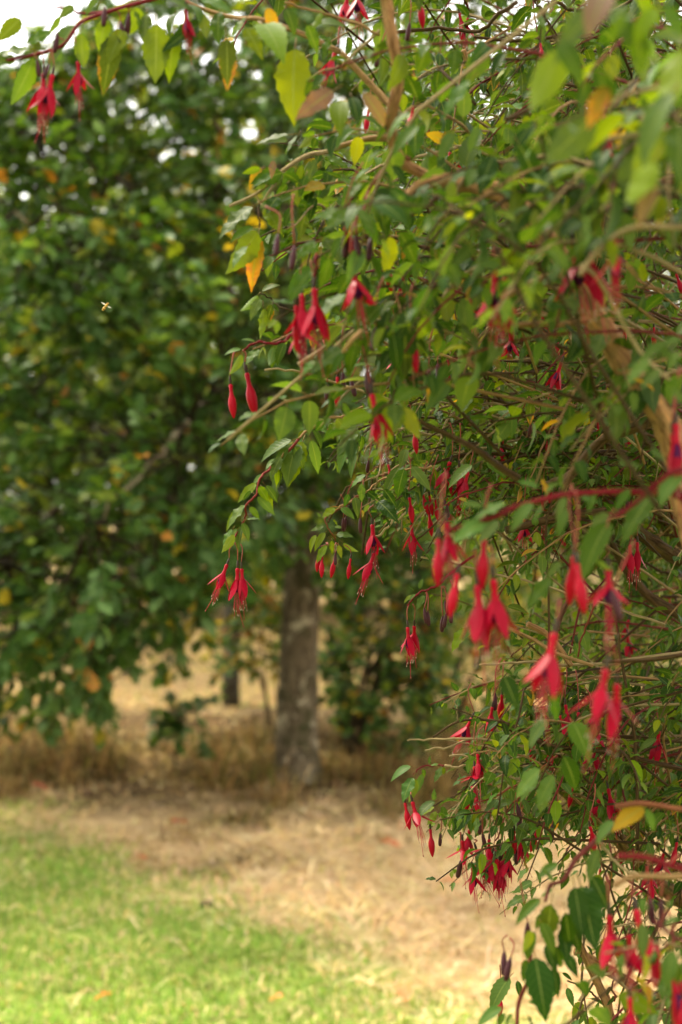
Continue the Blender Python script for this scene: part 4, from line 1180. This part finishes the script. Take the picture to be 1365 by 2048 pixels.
hleaf(Z3, 1.30, [(235, 818, 148, 845, 'p', 40), (232, 835, 168, 935, 'y', 20), (315, 785, 238, 768, 'p', 50), (335, 805, 268, 892, 'p', 30), (362, 798, 328, 862, 'y'), (432, 775, 398, 895, 'g', 15), (472, 770, 430, 885, 'g', 20)])
hleaf(Z3, 1.35, [(335, 505, 425, 475, 'b', 40), (325, 508, 238, 595, 'y', 25), (335, 530, 288, 645, 'p', 15), (345, 560, 330, 728, 'y', 30), (402, 548, 368, 668, 'b', 10), (395, 560, 425, 605, 'g')])
hleaf(Z3, 1.08, [(640, 350, 510, 540, 'g', 20), (660, 220, 550, 310, 'g'), (690, 560, 760, 620, 'p'), (1010, 560, 860, 760, 'g', 20), (1060, 560, 1000, 760, 'd', 20), (960, 520, 830, 660, 'g', 20), (1120, 600, 1120, 900, 'd', 5), (870, 760, 820, 930, 'g', 10), (930, 640, 1060, 760, 'd', 10),
    (820, 800, 640, 920, 'p', 30), (760, 800, 700, 940, 'g'), (1230, 640, 1320, 760, 'd'), (1180, 560, 1260, 680, 'g'), (960, 700, 900, 840, 'g'), (1050, 700, 1080, 900, 'd', 5)])
hleaf(ZC, 1.42, [(732, 728, 690, 862, 'p', 5), (702, 848, 588, 1045, 'p', 15), (722, 858, 678, 1045, 'g', 15), (742, 838, 865, 1005, 'p', 10), (240, 520, 355, 645, 'y', 10), (235, 600, 178, 665, 'g'), (425, 555, 280, 765, 'p', 30), (405, 595, 370, 725, 'p', 20), (362, 675, 285, 875, 'p', 35), (402, 735, 348, 840, 'p'),
    (398, 775, 360, 925, 'p', 45), (540, 738, 478, 795, 'y', 5), (462, 918, 368, 995, 'p', 50), (432, 955, 425, 1085, 'p', 15), (342, 1035, 308, 1125, 'g'), (372, 1065, 392, 1195, 'p', 10), (440, 1025, 535, 1095, 'd', 10), (552, 995, 645, 1125, 'd', 10), (525, 1095, 645, 1225, 'd', 10), (252, 1140, 168, 1205, 'y', 15),
    (660, 1000, 600, 1140, 'g'), (830, 700, 870, 760, 'p'), (1210, 840, 1040, 990, 'p', 30), (1260, 830, 1380, 920, 'g', 15), (560, 600, 480, 700, 'p'), (420, 640, 330, 700, 'g')])
hleaf(ZC, 1.10, [(478, 300, 605, 645, 'Y', 5), (700, 410, 795, 640, 'Y', 5), (715, 430, 648, 605, 'y', 10), (600, 40, 690, 240, 'd', 5), (160, 40, 150, 268, 'g', 10), (320, 70, 235, 210, 'g', 15), (760, 100, 710, 230, 'y', 5), (120, 130, 28, 230, 'p', 30), (640, 60, 560, 200, 'd', 10)])
hleaf(Z5, 1.50, [(662, 645, 640, 618, 'p'), (692, 690, 618, 712, 'g', 20), (692, 718, 638, 812, 'y', 20), (645, 730, 612, 822, 'y', 40), (728, 692, 778, 698, 'p'), (738, 738, 825, 748, 'p', 35), (770, 768, 852, 818, 'y', 20), (758, 778, 772, 852, 'y'), (705, 785, 648, 878, 'y', 30), (722, 648, 748, 682, 'y'),
    (690, 605, 755, 588, 'b', 10), (762, 588, 832, 642, 'p', 20), (720, 760, 722, 830, 'y')])
hleaf(Z5, 1.47, [(1172, 1045, 1143, 1028, 'g'), (1200, 1035, 1216, 984, 'p', 10), (1165, 1062, 1122, 1105, 'y'), (1232, 1055, 1190, 1132, 'p', 15), (1292, 965, 1270, 920, 'y', 5), (1362, 990, 1360, 1072, 'p', 5), (1340, 965, 1308, 932, 'p'), (1180, 1060, 1150, 1090, 'g')])
hleaf(ZBL, 1.50, [(200, 222, 38, 335, 'p', 40), (342, 215, 345, 138, 'p', 30), (430, 212, 355, 222, 'p', 50), (470, 212, 393, 340, 'p', 25), (475, 220, 462, 295, 'y', 10), (215, 288, 122, 475, 'p', 25), (215, 310, 168, 495, 'y', 15), (300, 258, 248, 435, 'p', 15), (280, 240, 290, 310, 'g'), (378, 525, 380, 428, 'p', 5),
    (405, 518, 243, 655, 'p', 40), (395, 565, 288, 635, 'y'), (408, 585, 328, 705, 'y', 20), (445, 552, 467, 705, 'g', 10), (625, 560, 528, 585, 'p', 30), (610, 615, 543, 705, 'g', 25), (692, 605, 545, 775, 'd', 10), (702, 620, 688, 755, 'g', 15), (785, 570, 725, 745, 'y', 10), (690, 540, 645, 558, 'g'),
    (955, 478, 815, 628, 'p', 30), (1065, 530, 925, 565, 'p', 20), (765, 295, 688, 395, 'd', 20), (742, 315, 772, 425, 'd', 10), (685, 305, 555, 370, 'p', 50), (905, 398, 785, 462, 'p', 25), (1025, 318, 905, 375, 'p', 30), (1112, 575, 1185, 645, 'g', 10), (1095, 690, 1140, 808, 'p', 0), (992, 695, 958, 805, 'g'),
    (1042, 715, 1038, 865, 'd', 15), (905, 895, 828, 982, 'p', 10), (952, 835, 928, 945, 'd'), (705, 868, 648, 798, 'p', 20), (1290, 525, 1218, 625, 'p', 30), (1345, 555, 1298, 665, 'd'), (1370, 615, 1328, 775, 'd'), (870, 620, 800, 700, 'g'), (900, 560, 840, 660, 'g'), (820, 640, 760, 780, 'p'), (930, 660, 870, 740, 'g'),
    (860, 780, 790, 800, 'p'), (800, 900, 750, 1080, 'p', 30), (850, 960, 820, 1130, 'g', 30), (640, 580, 580, 640, 'g'), (1000, 560, 880, 620, 'p')])
hleaf(ZBL, 1.2, [(1312, 245, 1145, 490, 'p', 25), (1380, 300, 1300, 580, 'p', 20)])
hleaf(ZBR, 1.10, [(550, 150, 390, 250, 'g', 30), (500, 300, 410, 200, 'p', 30), (425, 385, 245, 525, 'g', 20), (500, 330, 415, 385, 'p', 30), (480, 380, 470, 665, 'b', 5), (560, 440, 605, 725, 'd', 5), (655, 250, 705, 595, 'd', 0), (620, 260, 650, 560, 'd', 8), (720, 200, 835, 435, 'd', 5), (805, 40, 735, 245, 'p', 25),
    (600, 550, 652, 735, 'd', 10), (390, 550, 465, 730, 'g', 15), (385, 590, 325, 805, 'g', 20), (480, 690, 545, 875, 'd', 5), (355, 770, 400, 1118, 'd', 0), (275, 780, 322, 965, 'g', 10), (482, 860, 502, 1025, 'd', 5), (560, 770, 622, 885, 'd', 5), (285, 1105, 405, 1140, 'p', 40), (150, 1140, -10, 1240, 'p', 25),
    (165, 1175, 115, 1270, 'g'), (225, 1175, 175, 1270, 'g'), (300, 1180, 330, 1280, 'd'), (335, 610, 288, 755, 'Y', 5), (430, 700, 480, 860, 'd', 5), (320, 830, 290, 960, 'g'), (440, 480, 380, 600, 'g'), (540, 560, 560, 760, 'd', 5)])
hleaf(ZBR, 1.36, [(372, 275, 238, 362, 'g', 30), (335, 375, 185, 438, 'p', 30), (205, 918, 75, 1125, 'p', 20), (235, 950, 252, 1052, 'd', 10)])
hleaf(ZBR, 1.50, [(572, 985, 605, 1098, 'p', 0), (530, 900, 600, 950, 'd'), (520, 1010, 455, 1075, 'p'), (830, 700, 800, 815, 'g', 15), (880, 990, 850, 1045, 'd'), (720, 1150, 670, 1240, 'g'), (800, 1100, 770, 1150, 'g')])
hleaf(ZBR, .92, [(1315, 730, 1268, 965, 'p', 15), (1100, 370, 1090, 485, 'p', 15), (1085, 550, 1068, 745, 'p', 15), (1355, 515, 1245, 565, 'p', 30), (1205, 750, 1135, 825, 'p', 20), (1150, 430, 1090, 500, 'p'), (1300, 400, 1250, 470, 'p'), (1340, 800, 1330, 960, 'g')])
hleaf(Z7, 1.12, [(545, 330, 600, 470, 'd', 5), (770, 400, 790, 530, 'g', 10), (860, 550, 905, 690, 'g', 10), (815, 690, 880, 850, 'd', 5), (800, 770, 725, 920, 'p', 20), (740, 760, 640, 900, 'p', 25), (770, 540, 690, 660, 'p', 30)])
hleaf(Z7, 1.50, [(900, 120, 930, 220, 'p', 5), (870, 180, 900, 260, 'p', 10), (560, 30, 650, 60, 'b', 30), (400, 110, 330, 220, 'y', 30), (430, 100, 370, 170, 'p', 20), (690, 440, 620, 520, 'p', 20), (620, 400, 680, 350, 'g'), (1180, 410, 1250, 370, 'p', 30), (1270, 630, 1190, 690, 'p', 30), (660, 300, 600, 330, 'g')])
hleaf(Z8, 1.05, [(1200, 30, 1060, 120, 'o', 10), (1190, 30, 1230, 130, 'p', 15), (1060, 90, 980, 180, 'p', 25)])

# --- hand placed flowers, buds and berries
hfl(Z0, 1.15, [('flower', 88, 148, 1.05, .45, 82, 104), ('flower', 109, 150, 1.05, .35, 108, 92), ('flower', 156, 123, .85, .55, 150, 60), ('berry', 75, 118, .9, None, 72, 106), ('berry', 99, 128, .8, None, 98, 96), ('berry', 116, 66, 1.0, None, 128, 80),
    ('berry', 259, 26, 1.1, None, 262, 12), ('berry', 242, 44, 1.0, None, 232, 20), ('berry', 211, 14, 1.0, None, 215, 24), ('flower', 372, 18, .8, .2, 380, 5)])
hfl(Z0, 1.28, [('flower', 712, -22, .95, .4), ('flower', 700, -15, .9, .5), ('flower', 676, 106, 1.0, .25, 690, 40), ('bud', 838, -5, 1.0), ('berry', 761, 95, 1.1), ('berry', 820, 45, 1.0), ('bud', 740, 220, .8), ('flower', 828, 215, .8, .6)])
hfl(Z0, 1.08, [('flower', 701, 533, 1.15, .55, 708, 445), ('flower', 628, 578, 1.25, .35, 622, 520), ('flower', 604, 590, 1.1, .45, 615, 520), ('bud', 592, 612, 1.35, None, 600, 560), ('berry', 557, 468, 1.1), ('berry', 590, 492, 1.2), ('berry', 690, 470, 1.1), ('berry', 712, 470, 1.2), ('berry', 742, 476, 1.2), ('bud', 684, 455, 1.0),
    ('berry', 751, 655, 1.2), ('berry', 735, 735, 1.4), ('flower', 740, 790, 1.2, .15, 738, 730), ('bud', 823, 672, 1.1)])
hfl(Z0, 1.02, [('flower', 990, 540, 1.25, .4, 988, 490), ('flower', 1012, 556, 1.2, .45, 1004, 500), ('flower', 1144, 492, 1.3, .5, 1150, 440), ('flower', 1168, 494, 1.35, .25, 1176, 440), ('bud', 1217, 280, 1.2, None, 1216, 190), ('bud', 1216, 232, .9, None, 1216, 180)])
hfl(Z0, 1.32, [('bud', 460, 770, 1.15, None, 470, 698), ('bud', 490, 748, 1.5, None, 486, 700), ('bud', 768, 520, 1.15), ('flower', 806, 545, .9, .2), ('berry', 655, 765, 1.1), ('berry', 686, 745, 1.1), ('bud', 676, 755, 1.0), ('berry', 702, 758, 1.1), ('berry', 858, 738, 1.2), ('berry', 876, 728, 1.2), ('flower', 940, 585, .9, .3), ('bud', 1080, 90, .8)])
hfl(Z0, 1.50, [('flower', 459, 1130, 1.0, .40, 466, 1090), ('flower', 476, 1137, 1.15, .28, 470, 1085), ('flower', 483, 1138, 1.0, .32, 474, 1080),
    ('bud', 645, 1112, .85, None, 655, 1085), ('bud', 641, 1104, .8, None, 652, 1085), ('bud', 673, 1114, .85, None, 672, 1085), ('bud', 703, 1118, .8, None, 690, 1090), ('berry', 671, 1106, .8, None, 672, 1086),
    ('flower', 744, 1050, 1.05, .5, 748, 1010), ('flower', 753, 1108, 1.05, .42, 750, 1040), ('flower', 823, 1050, .95, .4, 820, 1022), ('bud', 818, 996, 1.0), ('bud', 842, 985, .9), ('bud', 857, 1025, .95), ('bud', 858, 992, .8),
    ('flower', 815, 1255, 1.0, .5, 818, 1210), ('flower', 829, 1254, 1.0, .38, 826, 1208), ('berry', 692, 1034, 1.0), ('berry', 687, 1036, .9), ('berry', 721, 1036, 1.0), ('berry', 738, 920, .9),
    ('berry', 849, 1216, 1.05, None, 850, 1180), ('berry', 856, 1222, 1.0, None, 852, 1180), ('berry', 886, 1232, 1.1, None, 884, 1172), ('berry', 893, 1226, 1.0, None, 886, 1172), ('berry', 890, 1202, 1.0, None, 888, 1172), ('berry', 902, 1215, 1.05, None, 902, 1160), ('berry', 901, 1192, 1.0, None, 902, 1160),
    ('bud', 827, 858, 1.0), ('bud', 775, 930, .9), ('flower', 905, 925, 1.1, .5), ('flower', 918, 935, 1.0, .3), ('flower', 940, 945, 1.0, .25), ('berry', 890, 1000, 1.2), ('bud', 870, 1000, .8)])
hfl(Z0, 1.60, [('flower', 896, 718, .95, .7), ('flower', 910, 722, .9, .5), ('flower', 1022, 668, .95, .5), ('flower', 1005, 880, .9, .6), ('bud', 1095, 870, 1.0), ('flower', 1085, 1000, .9, .4), ('flower', 1275, 1085, 1.0, .3), ('flower', 1260, 1090, 1.0, .2), ('bud', 1110, 670, .9), ('bud', 1195, 845, .9), ('bud', 1308, 655, .9), ('bud', 1250, 650, .8)])
hfl(Z0, .98, [('flower', 893, 1046, 1.0, .5, 900, 1072), ('bud', 878, 1080, 1.2), ('flower', 953, 1172, 1.35, .42, 950, 1100), ('flower', 985, 1160, 1.35, .25, 980, 1090), ('bud', 919, 1150, 1.1), ('bud', 970, 1078, 1.3), ('bud', 1150, 1115, 1.3), ('flower', 1216, 1138, 1.1, .75), ('bud', 1345, 870, 1.3), ('flower', 1352, 850, 1.2, .2)])
hfl(Z0, .92, [('flower', 1114, 1268, 1.30, .38, 1122, 1200), ('flower', 1218, 1340, 1.25, .42, 1212, 1270), ('flower', 1236, 1370, 1.1, .5, 1216, 1280), ('berry', 1225, 1180, 1.3), ('bud', 1150, 1130, 1.2)])
hfl(Z0, 1.55, [('flower', 949, 1438, 1.0, .45), ('bud', 1006, 1392, 1.2), ('berry', 991, 1386, 1.2), ('flower', 987, 1415, .9, .3), ('flower', 1117, 1432, 1.0, .3), ('flower', 1088, 1478, 1.0, .6), ('flower', 1158, 1425, 1.0, .3), ('flower', 1178, 1440, 1.05, .3), ('flower', 1130, 1410, 1.0, .2), ('flower', 1214, 1578, 1.1, .35), ('flower', 1208, 1585, 1.0, .25),
    ('flower', 1320, 1462, 1.1, .3), ('flower', 957, 1535, .9, .9), ('bud', 1150, 1572, .9), ('bud', 946, 1580, 1.0), ('flower', 1195, 1490, .9, .5), ('bud', 1070, 1480, .9)])
hfl(ZBL, 1.50, [('flower', 178, 530, 1.05, .55, 172, 440), ('bud', 120, 540, 1.05, None, 150, 450), ('bud', 342, 765, 1.05, None, 350, 690), ('berry', 435, 790, .9, None, 440, 680), ('flower', 618, 860, .95, .85, 610, 760), ('flower', 722, 945, 1.15, .50, 722, 850), ('flower', 700, 1090, .9, .6, 712, 980), ('flower', 900, 1020, 1.15, .12, 905, 900),
    ('flower', 940, 1030, .95, .2), ('flower', 1025, 930, 1.05, .42, 1020, 830), ('flower', 985, 930, .95, .5, 980, 820), ('flower', 690, 770, .9, .4), ('flower', 850, 850, .9, 1.1), ('flower', 790, 950, .9, .5), ('bud', 1060, 780, .9), ('berry', 1078, 920, 1.1), ('berry', 610, 1020, 1.3), ('flower', 885, 970, .9, .4),
    ('flower', 1100, 790, .9, .15), ('bud', 712, 430, 1.1), ('berry', 960, 880, 1.1), ('berry', 945, 920, 1.1), ('berry', 790, 800, 1.0), ('bud', 1282, 750, 1.05, None, 1285, 650), ('berry', 1385, 720, 1.2), ('berry', 1085, 540, 1.2), ('berry', 1110, 640, 1.3), ('flower', 745, 120, .9, .4), ('flower', 720, 230, .9, 1.2)])
hfl(Z0, 1.45, [('flower', 1178, 1655, .9, .25), ('bud', 1003, 1985, .95), ('bud', 1288, 1905, .7), ('berry', 1287, 1905, .8)])
hfl(Z0, 1.0, [('flower', 1218, 1832, 1.2, .5, 1216, 1750), ('flower', 1268, 1820, 1.25, .3, 1266, 1750), ('flower', 1258, 1870, 1.0, .5), ('bud', 1316, 1890, 1.15), ('flower', 1340, 1945, 1.2, .2), ('flower', 1352, 1965, 1.2, .4), ('berry', 1300, 1796, 1.2), ('berry', 1322, 1800, 1.3)])
hfl(Z0, 1.15, [('berry', 1056, 1845, 1.2), ('berry', 1009, 1902, 1.2, None, 1015, 1870), ('berry', 1022, 1914, 1.2, None, 1020, 1875)])

# --- the mass of leafy shoots behind and between
def grow(c, dirn, length, leafL, gap, warm=1.0, whorl=2, droop=.5, flw=.0, stem=None, r=.0016):
    n = 6; d = nrm(dirn); p = c - d * length * .45
    pts = [p]
    for k in range(n):
        d = nrm(d + np.array([0, 0, -.16]) + rng.normal(0, .09, 3)); pts.append(pts[-1] + d * length / n)
    pts = np.array(pts)
    back = pts[0] - nrm(pts[1] - pts[0]) * rng.uniform(.05, .16) + np.array([.03, .03, -.02])
    stem = stem or random.choice([TWG, BRN, BRN, BRN, TAN, (.15, .025, .02, 0)])
    add_stem(np.vstack([back, pts]), r * 1.3, r * .55, stem)
    leafy(pts, leafL, gap, warm, whorl, droop)
    if rng.random() < flw:
        k = int(rng.integers(1, 3))
        for j in range(k):
            q = pts[int(rng.integers(3, n + 1))]
            kind = random.choices(['flower', 'bud', 'berry'], [5, 3, 3])[0]
            hang(kind, q + np.array([rng.normal(0, .008), rng.normal(0, .008), -rng.uniform(.025, .04)]), rng.uniform(.85, 1.05), q, rng.uniform(.2, .7))

def mass(poly, n, d0, d1, leafL, gap, length=.17, warm=1.0, flw=.12, droop=.5, bias=(-.75, -.45, .12), wig=.45, r=.0012, whorl=2):
    for px, py in sample_poly(poly, n):
        d = d0 + (d1 - d0) * rng.random()
        grow(P(px, py, d), np.array(bias) + rng.normal(0, wig, 3), length * (.7 + .6 * rng.random()), leafL * (.76 + .27 * rng.random()), gap * .92, warm, whorl, droop, flw * .55, r=r)

UP = [(700, 250), (620, 330), (560, 430), (640, 520), (640, 600), (680, 690), (780, 760), (1420, 760), (1420, -40), (830, -40), (820, 130), (800, 230)]
mass(UP, 75, 1.04, 1.4, .036, .022, warm=1.3)
mass([(830, 60), (1400, 0), (1400, 760), (820, 740), (740, 560), (720, 380)], 150, 1.45, 1.9, .030, .019, flw=.12)
mass([(850, 0), (1400, 0), (1400, 780), (860, 760), (800, 420)], 130, 1.9, 2.5, .030, .018, flw=.05)
mass([(620, 330), (720, 260), (760, 420), (720, 560), (620, 480), (600, 400)], 14, 1.25, 1.4, .034, .022, warm=1.3, length=.11, flw=0)
mass([(800, -60), (1500, -60), (1500, 1000), (1000, 1000), (900, 760), (820, 420)], 240, 2.3, 3.0, .046, .022, length=.24, flw=.0, whorl=3)
mass([(860, -60), (1420, -60), (1420, 300), (860, 260)], 50, 1.5, 2.1, .034, .020, flw=.06)
mass([(1180, 1000), (1500, 1000), (1500, 1650), (1250, 1600), (1200, 1300)], 60, 2.2, 2.8, .040, .022, length=.22, flw=.0)
mass([(930, 230), (1130, 230), (1150, 470), (980, 470)], 11, .92, 1.04, .034, .022, flw=.0)
mass([(1130, -20), (1420, -20), (1420, 460), (1200, 420)], 12, .80, 1.0, .044, .03, warm=1.6, flw=.05)
MID = [(730, 770), (720, 850), (800, 930), (790, 985), (880, 1000), (960, 1010), (1420, 1010), (1420, 740), (820, 740)]
mass(MID, 170, 1.5, 1.95, .025, .015, length=.15, flw=.12, droop=.35)
mass([(900, 740), (1420, 740), (1420, 1060), (1000, 1030), (900, 960)], 120, 1.9, 2.5, .026, .016, flw=.06)
mass([(1060, 1010), (980, 1180), (960, 1330), (1420, 1380), (1420, 1020)], 34, 1.45, 2.0, .029, .019, flw=.15, droop=.5)
mass([(1180, 1010), (1120, 1340), (1420, 1380), (1420, 1010)], 40, 1.9, 2.4, .026, .017, flw=.05)
LOW = [(985, 1330), (970, 1480), (950, 1550), (975, 1600), (970, 1680), (1020, 1690), (1080, 1600), (1200, 1620), (1420, 1680), (1420, 1320)]
mass(LOW, 110, 1.45, 1.85, .028, .018, length=.15, flw=.15, droop=.5)
mass([(1040, 1350), (1420, 1330), (1420, 1620), (1130, 1560)], 70, 1.85, 2.3, .026, .017, flw=.06)
mass([(1160, 1640), (1420, 1650), (1420, 1900), (1260, 1800)], 16, 1.5, 2.0, .028, .02, flw=.15)
mass([(1150, 1995), (1420, 1940), (1420, 2120), (1130, 2120)], 26, 1.4, 1.8, .032, .020, flw=.1)
mass([(1300, 1750), (1420, 1700), (1420, 2100), (1330, 2000)], 8, 1.0, 1.3, .034, .024, flw=.3)
mass([(1420, -300), (2300, -300), (2300, 2100), (1420, 2100)], 190, 1.0, 2.4, .034, .024, length=.2, flw=.06)
mass([(500, -420), (1420, -420), (1420, -40), (500, -60)], 60, 1.1, 2.0, .036, .024, length=.2, flw=.04)

FL.emit(bush, M_LEAF_O, M_LEAF_M, 'foliage')
stems.sort(key=lambda a: -a[0])
rest = Acc()
for i, (s, pts, rad, tint) in enumerate(stems):
    big = rad.max() > .004
    v, t, u = tube(pts, rad, 9 if rad.max() > .007 else 6 if i < 300 else 4, .15 if big else .03)
    if i < 300 and s > 0:
        link('branch' if big else 'twig', Acc().add(v, t, tint, u).mesh('branch' if big else 'twig', [M_STEM]), bush)
    else:
        rest.add(v, t, tint, u)
o = link('inner_twigs', rest.mesh('inner_twigs', [M_STEM]), bush); o['kind'] = 'stuff'
for o in bpy.data.objects:
    if 'base' in o: del o['base']
print('COUNTS', NF, len(FL.items), len(stems), len(bpy.data.objects))
